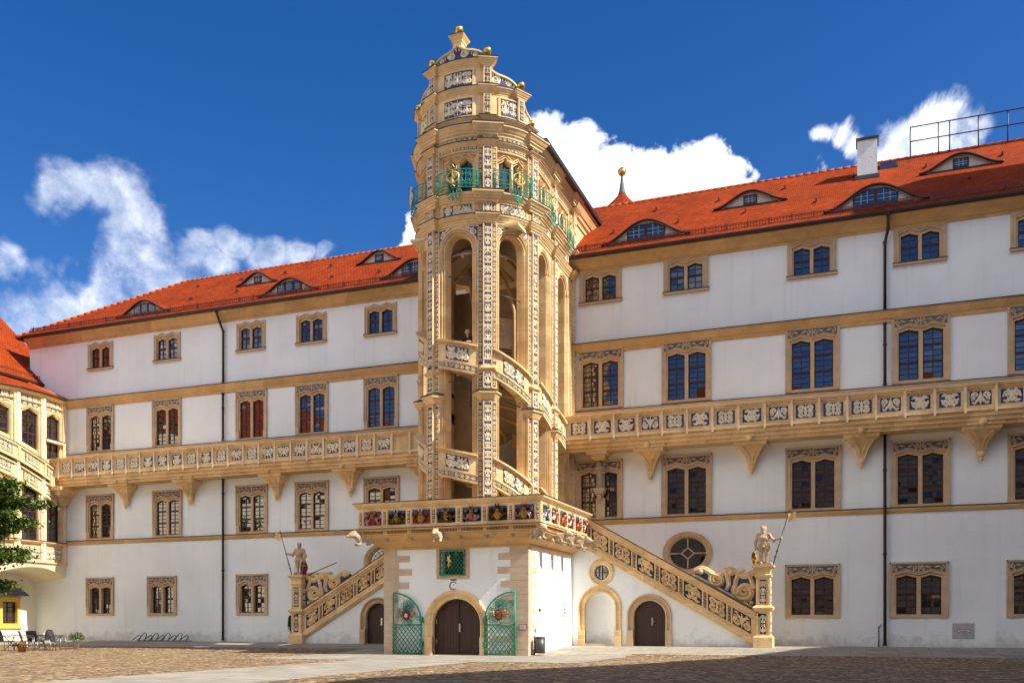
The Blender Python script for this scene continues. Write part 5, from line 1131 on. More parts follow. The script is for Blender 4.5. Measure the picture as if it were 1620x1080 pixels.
    # scrolled wing between pillar and rail
    V = MB(); yv = Y+.12; f = lambda x, h, z: (X(x), yv-h, z); a, b = x1-2.65, x1-.03
    tz = lambda x: topz(x)+.12
    up = lambda x: tz(x)+max(.04, .28+(x-a)/(b-a)*1.35-.0)+.12*sin((x-a)*5.2)
    xs = lin(a, b, 40)
    dx_ = x1+4.35
    for p, q in zip(xs[:-1], xs[1:]):
        for d in (0, -.18): V.poly([f(p, d, tz(p)-.3), f(q, d, tz(q)-.3), f(q, d, up(q)-.1), f(p, d, up(p)-.1)], 2)
        V.poly([f(p, .05, up(p)), f(q, .05, up(q)), f(q, -.22, up(q)), f(p, -.22, up(p))], 0)
    rb = lambda P, h=.06: V.ribbon(P, f, h, 0)
    rb([(x, up(x)-.10, .13) for x in xs], .09); rb([(x, tz(x)-.02, .07) for x in xs], .05)
    for x, r in ((-6.05+dx_, .31), (-4.90+dx_, .43)):
        rb([(p, q, w) for p, q, w in spiral(x, tz(x)+r*1.10, r, pi*.8, 1, 1.7, .36, 26)], .10)
    for P in (((-5.65, .10, .07), (-5.55, .40, .10), (-5.6, .75, .12), (-5.75, 1.0, .08)), ((-5.3, .30, .08), (-5.25, .75, .10), (-5.1, 1.2, .10), (-4.85, 1.45, .07)), ((-4.45, .85, .07), (-4.60, 1.1, .09), (-4.75, 1.4, .07))): rb([(x+dx_, tz(x+dx_)+z, w) for x, z, w in P], .09)
    for x, z, r in ((-6.75+dx_, .30, .15), (-5.45+dx_, .98, .16), (-5.2+dx_, .25, .13), (-4.6+dx_, .15, .1)): V.lathe([(.001, -.07), (r*.7, -.06), (r, 0), (r*.7, .06), (.001, .07)], (0, 0, 0), 10); n0 = 50; V.v[-50:] = [(X(x)+p[0], yv-.02-p[2]*1.3, tz(x)+z+p[1]) for p in V.v[-50:]]
    V.build('scrolled_wing', [STONE, ORN, BLUE], t)
    return t, X, topz
sR, XR, tzR = flight('right sandstone staircase sloping down past a white niche and a plank door', False)
sL, XL, tzL = flight('left sandstone staircase, its upper end and plank door half hidden by the entrance block', True)
# ---- armoured statues with lance and shield
def hand(w, d, grip):                                   # fingers curled round a shaft at grip
    P = [(w, tuple(w[i]+(grip[i]-w[i])*.75 for i in range(3)), .042, .045)]
    for k in range(4): z = grip[2]+.04-.027*k; P += [((grip[0]-d*.02, grip[1]+.04, z), (grip[0]+d*.035, grip[1]-.0, z), .016, .014), ((grip[0]+d*.035, grip[1], z), (grip[0]+d*.01, grip[1]-.045, z), .014, .012)]
    P.append(((grip[0]-d*.03, grip[1]-.01, grip[2]+.05), (grip[0]+d*.01, grip[1]-.05, grip[2]+.02), .017, .014)); return P
KN = [((-.11, -.02, .06), (-.12, -.14, .045), .055, .045), ((.13, .02, .06), (.19, -.1, .045), .055, .045),           # feet
      ((-.11, 0, .08), (-.12, -.01, .40), .052, .075), ((-.12, -.02, .44), (-.12, -.02, .44), .08, .08), ((-.12, 0, .46), (-.09, .01, .84), .078, .11),
      ((.13, .03, .08), (.12, .01, .40), .052, .075), ((.12, -.01, .44), (.12, -.01, .44), .08, .08), ((.12, .01, .46), (.09, .02, .84), .078, .11),
      ((-.07, 0, .86), (.07, 0, .86), .14, .14), ((-.13, 0, .82), (-.17, .0, .72), .1, .11), ((.13, 0, .82), (.17, 0, .72), .1, .11), ((0, -.13, .80), (0, -.15, .77), .05, .05),
      ((0, 0, .95), (0, -.02, 1.0), .13, .13), ((-.07, -.02, 1.14), (.07, -.02, 1.14), .15, .15), ((-.10, 0, 1.27), (.10, 0, 1.27), .12, .12), ((0, -.08, 1.15), (0, -.1, 1.05), .1, .06),
      ((0, 0, 1.34), (0, -.01, 1.44), .07, .06), ((0, -.01, 1.53), (0, -.02, 1.57), .095, .10), ((0, -.07, 1.46), (0, -.10, 1.44), .06, .045), ((0, -.115, 1.53), (0, -.125, 1.51), .02, .022), ((-.1, 0, 1.54), (-.1, 0, 1.51), .022, .02), ((.1, 0, 1.54), (.1, 0, 1.51), .022, .02),
      ((-.035, -.105, 1.55), (-.035, -.105, 1.55), .014, .014), ((.035, -.105, 1.55), (.035, -.105, 1.55), .014, .014), ((-.06, 0, 1.64), (.06, 0, 1.64), .07, .07),
      ((-.22, 0, 1.29), (-.25, 0, 1.26), .10, .09), ((.22, 0, 1.29), (.25, 0, 1.26), .10, .09),
      ((.25, 0, 1.25), (.44, -.0, 1.07), .068, .058), ((.44, 0, 1.07), (.70, -.10, 1.13), .058, .042), ((.44, .0, 1.06), (.44, .01, 1.05), .07, .07),
      ((-.25, 0, 1.25), (-.36, .02, .98), .068, .058), ((-.36, .02, .98), (-.35, -.06, .76), .055, .042), ((-.37, .03, .97), (-.37, .03, .97), .07, .07)]
KN = [(a, b, ra*(1.16 if max(ra, rb) > .05 else 1), rb*(1.16 if max(ra, rb) > .05 else 1)) for a, b, ra, rb in KN]
KN += hand((.70, -.10, 1.13), 1, (.77, -.13, 1.14))
KN += [((-.35, -.06, .76), (-.34, -.07, .70), .045, .045)]+[((-.38+.026*k, -.10, .70), (-.38+.026*k, -.12, .62-.01*(k in (1, 2))), .015, .012) for k in range(4)]+[((-.31, -.09, .70), (-.28, -.12, .66), .016, .013)]
def statue(X, mir, labels):
    s = -1 if mir else 1; x0, y0, z0 = X(-4.40 if mir else -4.08), -2.45, 3.475
    m = MB(); add_sdf(m, [((-.28, 0, .02), (.28, 0, .02), .1, .1), ((-.3, .12, .05), (.0, .16, .1), .14, .12), ((.1, .12, .04), (.3, .1, .05), .1, .08)], .02, (x0, y0, z0), 0, .04)
    rk = m; t = thing('statue', labels[0], 'statue', (x0, y0, z0)); rk.build('base_rock', FIG, t)
    m = MB(); add_sdf(m, KN, .0135, (x0, y0, z0+.06), 0, .03, 0, .94, s); m.build('figure', FIG, t)
    m = MB(); g = lambda x, o, z: (x0+s*x*.94, y0-o, z0+.06+z*.94)
    for z, r in ((.97, .175), (1.0, .17), (.92, .19)): m.grid([[g(r*1.15*cos(a), r*sin(a), z+d) for a in lin(0, 2*pi, 20)] for d in (-.012, .012)], 0, True)
    m.tube([g(.16, .1, .86), g(.30, .0, .12)], .014); m.tube([g(.12, .13, .88), g(.22, .1, .90)], .014); m.build('belt_and_sword', FIG, t)
    m = MB(); 
    a, b = (atx(1229 if not mir else 464.5, -2.55), -2.55, z0+.03), (atx(1251 if not mir else 444, -2.75), -2.75, None)
    gp = g(.77, .13, 1.14); b0 = (x0+s*.40, y0-.10, z0+.04); d = [gp[i]-b0[i] for i in range(3)]; tp = [b0[i]+d[i]*2.02 for i in range(3)]
    L = thing('lance', labels[1], 'lance', b0); m.tube([b0, [b0[i]+d[i]*.5 for i in range(3)], tp], [.026, .024, .016], 0, 7); 
    for q in (.3, .5): m.ball([b0[i]+d[i]*q for i in range(3)], .05, 0, 8)
    m.tube([tp, [tp[i]+d[i]*.09 for i in range(3)]], [.03, .002], 0, 6); m.build('shaft', GREEN if False else mat('dark_green_iron', (.02, .08, .06), .5, .2, 5, 0), L)
    m = MB(); q = [b0[i]+d[i]*1.93 for i in range(3)]; f = lambda x, h, z: (q[0]+s*x-s*.05*0, q[1]-.02+.02*sin(x*14)-h, q[2]+z+x*.35)
    xs = lin(.0, .30, 8)
    for aa_, bb_ in zip(xs[:-1], xs[1:]): m.poly([f(aa_, 0, -.36-.1*aa_), f(bb_, 0, -.36-.1*bb_), f(bb_, 0, -.02), f(aa_, 0, -.02)]); m.poly([f(aa_, .012, -.36-.1*aa_), f(bb_, .012, -.36-.1*bb_), f(bb_, .012, -.02), f(aa_, .012, -.02)])
    for k in range(2): m.ribbon([(p, z, .012) for p, z, _ in spiral(.15, -.12-.14*k, .07, 0, 1, 1.0)], lambda x, h, z: f(x, .014+h, z), .01, 1)
    m.build('pennant', [GOLDP, FIG], L)
    sx, sw, sh = (-.37, .12, .31) if not mir else (-.36, .20, .36); H = thing('shield', labels[2], 'shield', (x0+s*sx, y0-.12, z0)); m = MB()
    rows = [[(x0+s*(sx+sw*r*cos(a)*(1+.08*cos(4*a))), y0-.14-.09*(1-r*r), z0+.02+sh+sh*r*sin(a)*(1+.05*cos(6*a))) for a in lin(0, 2*pi, 28)[:-1]] for r in (1, .9, .7, .4, .05)]; m.grid(rows, 0, True, True); m.grid([[(p[0], p[1]+.03, p[2]) for p in rows[0]], rows[0]], 0, True, True)
    m.build('field', HM['gold'] if not mir else HM['maroon'], H); m = MB(); R = random.Random(3)
    for k in range(11): m.ribbon([(a, b, w*.8) for a, b, w in spiral(R.uniform(-.6, .6)*sw, R.uniform(-.7, .7)*sh, .05, R.uniform(0, 6), 1, 1.1, .3, 8)], lambda x, h, z: (x0+s*(sx+x), y0-.235-h+.09*((x/sw)**2+(z/sh)**2), z0+.02+sh+z), .04, k % 2)
    m.build('charges', [HM['black'], HM['gold'] if not mir else HM['silver']], H)
statue(XR, False, ('armoured stone knight on the right staircase pillar, a gold shield at his foot', 'dark lance with a yellow pennant held by the right stone knight', 'gold shield at the foot of the right stone knight'))
statue(XL, True, ('armoured stone knight on the left staircase pillar, a maroon shield at his foot', 'dark lance with a yellow pennant held by the left stone knight', 'maroon shield at the foot of the left stone knight'))
m = MB(); m.tube([(XL(-4.4)+.55, -2.45, 3.5), (XL(-4.4)+2.1, -2.3, 4.1)], .022); tag(m.build('iron_rod', BLACK), 'thin black iron rod slanting up behind the left stone knight and its shield', 'rod')
# corner figure under the right balcony
t = thing('corbel_figure', 'weathered standing stone figure on a pilaster under the right balcony beside the tower', 'statue', (-11.9, 0, 5.98))
m = MB(); add_sdf(m, [((-.08, -.25, .1), (-.06, -.25, .55), .07, .1), ((.1, -.25, .1), (.07, -.25, .55), .07, .1), ((0, -.25, .6), (0, -.27, .8), .15, .15), ((-.08, -.26, .98), (.08, -.26, .98), .12, .12), ((0, -.27, 1.15), (0, -.28, 1.26), .08, .1), ((-.18, -.26, 1.0), (-.22, -.34, .75), .06, .05), ((-.22, -.34, .75), (-.05, -.42, .78), .05, .04), ((.18, -.26, 1.0), (.23, -.3, .76), .06, .05), ((.23, -.3, .76), (.12, -.42, .9), .05, .04), ((0, -.2, .1), (0, -.22, .5), .16, .14)], .022, (-11.9, 0, 7.42), 0, .05); m.build('figure', mat('grey_figure_stone', (.40, .33, .24), .9, .3, 6, .3, 30, streak=.4), t)
m = MB(); rows = [[(-11.9+a*w, -d if b else 0, z) for a, b in ((-1, 0), (-1, 1), (1, 1), (1, 0))] for z, w, d in ((5.99, .22, .14), (7.0, .22, .14), (7.05, .12, .2), (7.2, .2, .36), (7.34, .26, .42), (7.46, .28, .44), (7.46, .05, .1))]; m.grid(rows, 0, False); m.lathe([(.02, -.2), (.12, -.1), (.1, .1)], (-11.9, -.28, 7.05), 8); m.build('pilaster', QUOIN, t)
m = MB(); m.grid([[(-11.9+a*w, -d if b else 0, z) for a, b in ((-1, 0), (-1, 1), (1, 1), (1, 0))] for z, w, d in ((8.75, .2, .4), (8.85, .34, .6), (9.0, .36, .64), (9.02, .5, .85), (9.12, .52, .9))], 0, False); m.box(-12.1, -11.7, -.12, -.0, 7.5, 8.75); m.build('capital', STONE, t)
# ------------------------------------------------------------ the side wing at far left with its round stair bay
LX = -47.8
t = thing('castle_wing', 'sunlit side wing at the far left frame edge, with a yellow framed window', 'building', (LX-5, -20, 0))
mpL = lambda w, o, z: (LX+o, -w, z)
m = MB(); m.pierced(mpL, [-14, 1.35, 2.45, 62]+[8+6*k+d for k in range(9) for d in (0, 1.6)], -.5, 15.6, [(1.35, 2.45, lambda w: 1.0, lambda w: 2.35)]+[(8+6*k, 9.6+6*k, (lambda w, z=z: z), (lambda w, z=z, h=h: z+h)) for k in range(9) for z, h in ((1.6, 2.0), (6, 2.6), (11, 2.6))], 0, .3); m.build('wall', mat('warm_white_plaster', (.84, .78, .64), .9, .06, .5, .4, 9), t)
g = MB(); [g.poly([mpL(8+6*k, -.25, z), mpL(9.6+6*k, -.25, z), mpL(9.6+6*k, -.25, z+h), mpL(8+6*k, -.25, z+h)]) for k in range(9) for z, h in ((1.6, 2.0), (6, 2.6), (11, 2.6))]; g.build('glass', GLASS, t)
m = MB(); m.sweep([(LX, -62), (LX, .5)], [(0, 15.0)]+cp(15.05, 15.65, .0, .45)); m.build('eaves_cornice', YEL, t)
m = MB(); ex = LX+.65; rz = 22.6
m.poly([(ex, -62, 15.7), (ex, 2, 15.7), (LX-7, 2, rz), (LX-7, -62, rz)]); m.poly([(LX-14.6, -62, 15.7), (LX-14.6, 2, 15.7), (LX-7, 2, rz), (LX-7, -62, rz)]); m.poly([(ex, -62, 15.58), (ex, 2, 15.58), (ex, 2, 15.7), (ex, -62, 15.7)], 1); m.poly([(ex, 2, 15.7), (LX-14.6, 2, 15.7), (LX-7, 2, rz)])
rf = m.build('roof', [ROOFY, GUT], t); m = MB(); m.sweep([(LX, -62), (LX, .6)], [(.5, 15.55), (.68, 15.54), (.72, 15.66), (.66, 15.68)]); m.build('gutter', GUT, t)
m = MB()
for k in range(60): y = -8+.14*k; m.box(ex-.36, ex-.34, y, y+.02, 15.92, 16.2)
m.box(ex-.365, ex-.335, -12, .4, 16.15, 16.18); m.build('snow_guard', SNOW, rf)
m = MB(); m.pierced(mpL, [1.2, 1.38, 2.42, 2.6], .84, 2.5, [(1.38, 2.42, lambda w: 1.02, lambda w: 2.32)], .05, .25); m.mbox(mpL, 1.1, 2.7, -.05, .14, .74, .84); m.mbox(mpL, 1.15, 2.65, -.05, .10, 2.5, 2.6); wi = m.build('window', YEL, t)
m = MB(); [m.mbox(mpL, a, b, -.2, -.15, c, d) for a, b, c, d in ((1.38, 1.44, 1.02, 2.32), (2.36, 2.42, 1.02, 2.32), (1.87, 1.93, 1.02, 2.32), (1.44, 2.36, 1.02, 1.09), (1.44, 2.36, 2.25, 2.32), (1.44, 2.36, 1.40, 1.43), (1.44, 2.36, 1.70, 1.73), (1.44, 2.36, 1.99, 2.02))]; m.build('sash', WOODW, wi)
g = MB(); g.poly([mpL(1.38, -.19, 1.02), mpL(2.42, -.19, 1.02), mpL(2.42, -.19, 2.32), mpL(1.38, -.19, 2.32)]); g.build('glass', GLASS, wi)
m = MB(); m.poly([mpL(.95, .55, 2.72), mpL(4.6, .55, 2.72), mpL(4.4, .0, 3.15), mpL(1.2, .0, 3.15)]); m.poly([mpL(.95, .55, 2.72), mpL(1.2, 0, 3.15), mpL(.95, 0, 2.72)]); m.poly([mpL(.95, .55, 2.68), mpL(4.6, .55, 2.68), mpL(4.6, .55, 2.72), mpL(.95, .55, 2.72)]); m.poly([mpL(.95, .55, 2.68), mpL(4.6, .55, 2.68), mpL(4.6, 0, 2.68), mpL(.95, 0, 2.68)]); m.build('lean_to_roof', SLATE, t)
# the bay
t = thing('stair_bay', 'cream stone stair bay in the left corner under a small red roof, behind the tree', 'tower', (-46.5, -2.5, 4))
OP = [(0, -45.45), (1.9, -45.2), (3.65, -45.25), (5.4, -45.9), (6.6, -47.8)]
def om(w, o, z):
    for (a, xa), (b, xb) in zip(OP[:-1], OP[1:]):
        if w <= b or b == 6.6: q = (w-a)/(b-a); return (xa+(xb-xa)*q+o, -w, z)
m = MB(); H = []; ws = [0, 1.9, 3.65, 5.4, 6.6]; bays = [(.50, 1.62), (2.22, 3.35), (4.0, 5.0)]
for k, (a, b) in enumerate(bays):
    c = (a+b)/2; H += [(a, b, (lambda w: 5.85), head(c, b-a, 9.2, 9.0)), (a, b, lambda w, k=k: 10.6+.35*(w-.9) if k else 10.7, head(c, b-a, 13.45, 13.2))]; ws += lin(a, b, 8)
m.pierced(om, ws, 4.4, 14.3, H, 0, .3); m.build('bay_wall', STONE, t)
for k, (a, b) in enumerate(bays):
    for z0, z1 in ((5.85, 9.2), (10.6, 13.45)):
        m = MB(); bar = lambda p, q, c, d, e=0: m.mbox(om, p, q, -.2, -.14+e, c, d)
        bar(a, a+.06, z0, z1); bar(b-.06, b, z0, z1); bar((a+b)/2-.04, (a+b)/2+.04, z0, z1, .004); n = 8
        for i in range(n+1): bar(a+.06, b-.06, z0+(z1-z0)*i/n-(.05 if i in (0, 4, 8) else .018), z0+(z1-z0)*i/n+(.05 if i in (0, 4, 8) else .018), -.004)
        w = m.build('window', WOODW, t); g = MB(); R = random.Random(k)
        for i in range(n):
            for p, q in ((a, (a+b)/2), ((a+b)/2, b)): e = R.gauss(0, .006); g.poly([om(p, -.18+e, z0+(z1-z0)*i/n), om(q, -.18-e, z0+(z1-z0)*i/n), om(q, -.18-e, z0+(z1-z0)*(i+1)/n), om(p, -.18+e, z0+(z1-z0)*(i+1)/n)])
        g.build('glass', GLASS, w)
        m = MB(); c = (a+b)/2
        for of in (.06, .14): f2 = head(c, b-a+2*of, z1+of*1.2, z1-.22+of); m.tube([om(x, .02, f2(x)) for x in lin(a-of*.7, b+of*.7, 10)], .035, 0, 5)
        for e in (a-.06, b+.06): m.mbox(om, e-.04, e+.04, 0, .06, z0, z1-.2)
        ornament(m, om, c, z1+.28, b-a, .26, k*3+int(z1), 1, 2, .03, 3, .01, 0, 1.2)
        if z1 > 10: ornament(m, om, c, 14.02, b-a, .3, k*3+40, 1, 2, .03, 3, .01, 0, 1.2)
        m.build('window_hood', [STONE, ORN, BLUE], t)
for w in (.16, 1.92, 3.67, 5.38):
    m = MB(); g = lambda x, o, z, w=w: om(min(6.5, max(0, w+x)), o, z); m.mbox(g, -.17, .17, -.05, .13, 4.5, 14.3); m.mbox(g, -.07, .07, .13, .18, 4.55, 14.2); m.build('pilaster', PALE, t)
def band(name, z0, z1, o, mt=STONE):
    m = MB(); m.sweep([om(w, 0, 0)[:2] for w in (6.6, 5.4, 3.65, 1.9, 0)], [(-.1, z0), (o*.5, z0), (o, z0+(z1-z0)*.6), (o, z1), (-.1, z1+.004)]); return m.build(name, mt, t)
band('cornice', 14.25, 14.42, .3); band('band', 13.78, 13.86, .14); band('sill_band', 5.66, 5.82, .22); band('base_band', 4.5, 4.62, .2)
m = MB(); m.sweep([om(w, 0, 0)[:2] for w in (6.6, 5.4, 3.65, 1.9, 0)], [(-.1, 5.825), (.25, 5.823), (.25, 5.86), (-.1, 5.9)]); m.build('lead_ledge', LEAD, t)
m = MB(); m.mbox(om, .3, 1.85, .0, .32, 11.72, 11.85); m.mbox(om, .3, 1.85, -.0, .35, 11.855, 11.89, 1); m.build('ledge', [PALE, LEAD], t)
for a, b in ((.4, 1.7), (2.15, 3.45), (3.95, 5.15)):
    m = MB(); ornament(m, om, (a+b)/2, 5.14, b-a, .62, int(a*9), 1, 2, .035, 3, .02, 0, 1.35, .31); m.build('relief_panel', [STONE, ORN, BLUE], t)
sl = .40
for lev, name in ((0, 'sloping_parapet'), (-1.05, 'sloping_apron')):
    m = MB(); g = lambda w, o, z, lev=lev: om(w, o, 10.05+lev+sl*(w-.9)+z); hi = .22 if lev == 0 else .1
    for za, zb, o in ((-.10, 0, hi+.1), (-.78, -.1, hi), (-.9, -.78, hi+.08)): m.mbox(g, .9, 5.4, -.05, o, za, zb, 0, 6)
    m.mbox(g, .9, 5.4, -.02, hi+.13, .004, .03, 1, 6)
    for c in (1.42, 2.8, 4.5):
        ornament(m, om, c, 10.05+lev+sl*(c-.9)-.44, 1.0 if c > 2 else .7, .5, int(c*7+lev), 2, 3, .035, 3, hi+.012, sl, 1.35, .26)
    for c in (.95, 1.92, 3.67, 5.3): m.mbox(g, c-.06, c+.06, 0, hi+.05, -.78, -.1)
    m.build(name, [STONE, LEAD, ORN, BLUE], t)
m = MB(); m.box(-45.6, -44.9, -1.6, -.0, 9.1, 9.62); m.grid([[(-46.2, 0, z), (-45.2+d, 0, z), (-45.2+d, -.6-d, z), (-46.2, -.6-d, z)] for z, d in ((9.1, .9), (8.9, .8), (8.88, .6), (8.6, .45), (8.58, .3), (8.3, .15), (8.1, .02))], 0, False, True)
m.box(-45.35, -45.25, -1.35, -.9, 9.62, 10.75); m.box(-45.4, -45.2, -1.4, -.0, 10.66, 10.74); ornament(m, lambda w, o, z: (-45.26+o, -w, z), 1.0, 10.17, .5, .6, 3, 1, 2, .03, 1, .03); m.build('corner_bracket', [STONE, ORN, BLUE], t)
m = MB(); ws = lin(0, 6.6, 14); arcq = lambda w: 3.95-.55*0+.55*(1-((w-2.4)/2.6)**2) if w < 5 else 3.95        # arched underside
for a, b in zip(ws[:-1], ws[1:]): m.poly([om(a, .1, 4.5), om(b, .1, 4.5), om(b, .02, min(4.45, arcq(b)-.2)), om(a, .02, min(4.45, arcq(a)-.2))]); m.poly([om(a, .02, min(4.45, arcq(a)-.2)), om(b, .02, min(4.45, arcq(b)-.2)), (LX, -b, arcq(b)-.5), (LX, -a, arcq(a)-.5)])
m.poly([om(0, .1, 4.5), om(0, .02, arcq(0)-.2), (LX, 0, arcq(0)-.5), (LX, 0, 4.5)]); m.build('corbelled_underside', CREAM, t)
m = MB(); ap = (LX, -1.4, 15.75); ap2 = (LX, -5.4, 15.75); P = [om(w, .42, 14.44) for w in (6.6, 5.4, 3.65, 1.9, -.02)]+[(LX, .0, 14.44)]
m.poly([P[0], P[1], ap2]); m.poly([P[1], P[2], ap2]); m.poly([P[2], P[3], ap, ap2]); m.poly([P[3], P[4], ap]); m.poly([P[4], P[5], ap])
m.sweep([om(w, 0, 0)[:2] for w in (6.6, 5.4, 3.65, 1.9, 0)], [(-.1, 14.425), (.44, 14.423), (.44, 14.46), (.3, 14.47)], 1); m.tube([P[4], ap], .09, 2, 6); m.build('roof', [ROOFY, GUT, MT['ridge_tile_clay']], t)
# ------------------------------------------------------------ buildings round the court, outside the frame
def wins(t, poly, z):                                # plain framed windows on the faces turned to the court
    for (ax, ay), (bx, by) in zip(poly, poly[1:]+poly[:1]):
        L = hypot(bx-ax, by-ay); ux, uy = (bx-ax)/L, (by-ay)/L; mx, my = (ax+bx)/2+15, (ay+by)/2+25; cxx = sum(p[0] for p in poly)/len(poly); cyy = sum(p[1] for p in poly)/len(poly); nx, ny = uy, -ux
        if nx*((ax+bx)/2-cxx)+ny*((ay+by)/2-cyy) < 0: nx, ny = -nx, -ny
        if L < 8 or nx*(-12-(ax+bx)/2)+ny*(-22-(ay+by)/2) < 0: continue
        f = lambda w, o, h: (ax+ux*w+nx*o, ay+uy*w+ny*o, h); n = int(L/5)
        for k in range(n):
            for h in lin(1.6, z-5, max(2, int(z/5)-1)):
                w = L*(k+.5)/n; m = MB(); m.mbox(f, w-1.0, w-.75, .0, .1, h, h+2.6); m.mbox(f, w+.75, w+1.0, .0, .1, h, h+2.6); m.mbox(f, w-.75, w+.75, .0, .1, h, h+.2); m.mbox(f, w-.75, w+.75, .0, .1, h+2.2, h+2.6); m.mbox(f, w-.06, w+.06, .0, .08, h+.2, h+2.2, 1); m.mbox(f, w-.75, w+.75, .0, .05, h+.2, h+2.2, 2)
                m.build('window', [TAN, WOODW, GLASS], t)
def block(name, label, poly, z, rh, mt=CREAM, rt=ROOFX):
    t = thing(name, label, 'building', (sum(p[0] for p in poly)/len(poly), sum(p[1] for p in poly)/len(poly), 0)); n = len(poly); m = MB()
    m.grid([[(x, y, -.6) for x, y in poly], [(x, y, z) for x, y in poly]], 0, False, True); m.build('wall', mt, t); wins(t, poly, z)
    cx, cy = sum(p[0] for p in poly)/n, sum(p[1] for p in poly)/n; m = MB()
    R = [((x-cx)*1.04+cx, (y-cy)*1.04+cy) for x, y in poly]; T = [((x-cx)*.3+cx, (y-cy)*.3+cy) for x, y in poly]
    m.grid([[(x, y, z) for x, y in R], [(x, y, z+rh) for x, y in T]], 0, False, True); m.poly([(x, y, z+rh) for x, y in T]); m.poly([(x, y, z-.01) for x, y in R]); m.build('roof', rt, t); return t
RH = 22.2
block('castle_wing', 'castle wing closing the right side of the court, beyond the frame', [(23.4, -.5), (23.4, -4.2), (13.4, -25.5), (13.4, -44), (30, -44), (34, -.5)], RH, 5, CREAM, ROOFY)
block('castle_wing', 'castle wing closing the court behind the viewer', [(-60, -64), (26, -64), (26, -76), (-60, -76)], 21.5, 5, mat('darkened_grey_plaster', (.42, .38, .34), .9, .2, .6, .3, 9))  # wall colour darkened so the windows opposite reflect it as dim
block('keep', 'tall square castle tower above the right end of the court, beyond the frame', [(19, -2.2), (27, -2.2), (27, 1.7), (19, 1.7)], 36.5, 4)
# ------------------------------------------------------------ tree at the left edge
def tree(label, x, y, zc, rad, hgt, n, seed):
    t = thing('tree', label, 'tree', (x, y, gz(y))); R = random.Random(seed); bark = mat('dark_bark', (.09, .06, .04), .9, .3, 8, .5, 20); m = MB()
    m.tube([(x, y, gz(y)-.1), (x+.05, y, 1.2), (x-.05, y+.1, zc*.6), (x, y, zc+hgt*.4)], [.26, .2, .15, .05], 0, 10); tips = []
    for k in range(30):
        a = R.uniform(0, 2*pi); z0 = R.uniform(2.2, zc+hgt*.3); q = max(.3, 1-((z0+.4-zc)/(hgt))**2); L = rad*sqrt(q)*R.uniform(.65, 1.0); p = [(x, y, z0)]
        for i in range(1, 5): p.append((x+cos(a)*L*i/4+R.uniform(-.12, .12), y+sin(a)*L*i/4+R.uniform(-.12, .12), z0+.9*(i/4)**.7-.25*(i/4)**3+R.uniform(-.08, .08)))
        m.tube(p, [.07, .05, .035, .022, .01], 0, 5); tips += p[1:]
    m.build('trunk', bark, t); m = MB(); mats = [mat('leaf_green_'+c, v, .55, .35, 6, 0) for c, v in (('dark', (.05, .10, .018)), ('mid', (.10, .165, .028)), ('light', (.18, .23, .04)))]
    for k in range(n):
        b = R.choice(tips); s = .34; c = (b[0]+R.gauss(0, s), b[1]+R.gauss(0, s), b[2]+R.gauss(0, s*.42)-.05); l = R.uniform(.08, .15); a = R.uniform(0, 2*pi); tl = R.gauss(-.25, .45)
        d = (cos(a)*cos(tl), sin(a)*cos(tl), sin(tl)); e = (-sin(a)*.42, cos(a)*.42, R.gauss(0, .22)); f = lambda u, v: tuple(c[i]+l*(d[i]*u+e[i]*v) for i in range(3))
        m.poly([f(-1, 0), f(-.2, -1), f(1, 0), f(-.2, 1)], R.choice((0, 0, 1, 1, 2)))
    m.build('crown', mats, t)
tree('green leafy tree reaching into the left frame edge in front of the stair bay', -41.5, -9.2, 6.3, 2.75, 3.7, 36000, 5)
# ------------------------------------------------------------ café furniture, planters, bike rack
WICK = mat('dark_wicker', (.045, .040, .045), .7, .3, 12, .4, 60); ALU = mat('grey_metal_tube', (.35, .35, .36), .4, .1, 5, 0, metal=.8)
def chair(x, y, rot, label):
    z = gz(y)+.004; t = thing('cafe_chair', label, 'chair', (x, y, z), 'dark wicker chairs of the café'); c, s = cos(rot), sin(rot); f = lambda a, b, h: (x+c*a-s*b, y+s*a+c*b, z+h)
    m = MB(); m.mbox(f, -.27, .27, -.26, .24, .40, .45); m.build('seat', WICK, t)
    m = MB(); rows = [[f(u*(.27+.02*v), .24+.10*v+.05*v*v-.05*(1-u*u), .45+.50*v) for u in lin(-1, 1, 6)] for v in lin(0, 1, 6)]; m.grid(rows); m.grid([[(p[0]+.02*s*-1, p[1]+.02*c, p[2]) for p in r] for r in rows]); m.build('backrest', WICK, t)
    for sx in (-1, 1):
        for by, top in ((-.25, .64), (.25, .45)): m = MB(); m.tube([f(sx*.27, by, 0), f(sx*.26, by*.95, top)], .016, 0, 6); m.build('leg', ALU, t)
        m = MB(); m.tube([f(sx*.27, -.26, .63), f(sx*.28, -.05, .66), f(sx*.27, .28, .66)], .022, 0, 6); m.build('armrest', WICK, t)
chs = [(10, 1028, 2.9, 'leftmost dark wicker chair, cut by the left frame edge'), (44, 1029, 2.3, 'dark wicker chair just left of the pink flower pot'), (66, 1025, -1.2, 'dark wicker chair behind the table, facing the courtyard'), (92, 1028, 1.95, 'rightmost dark wicker chair, beside the pot with the green plant'), (57, 1028, 3.3, 'dark wicker chair standing between the pink flower pot and the table')]
def gpx(x, y):
    lo, hi = -42., 0.
    for _ in range(50):
        Y = (lo+hi)/2; r = (x-810)/1480; zz = (987-y)*(Y+43.5)/(1480*(r*SA+CA))+.97
        if zz < gz(Y): hi = Y
        else: lo = Y
    return atx(x, Y), Y
for x, y, r, lb in chs: p = gpx(x, y); chair(p[0], p[1], r, lb)
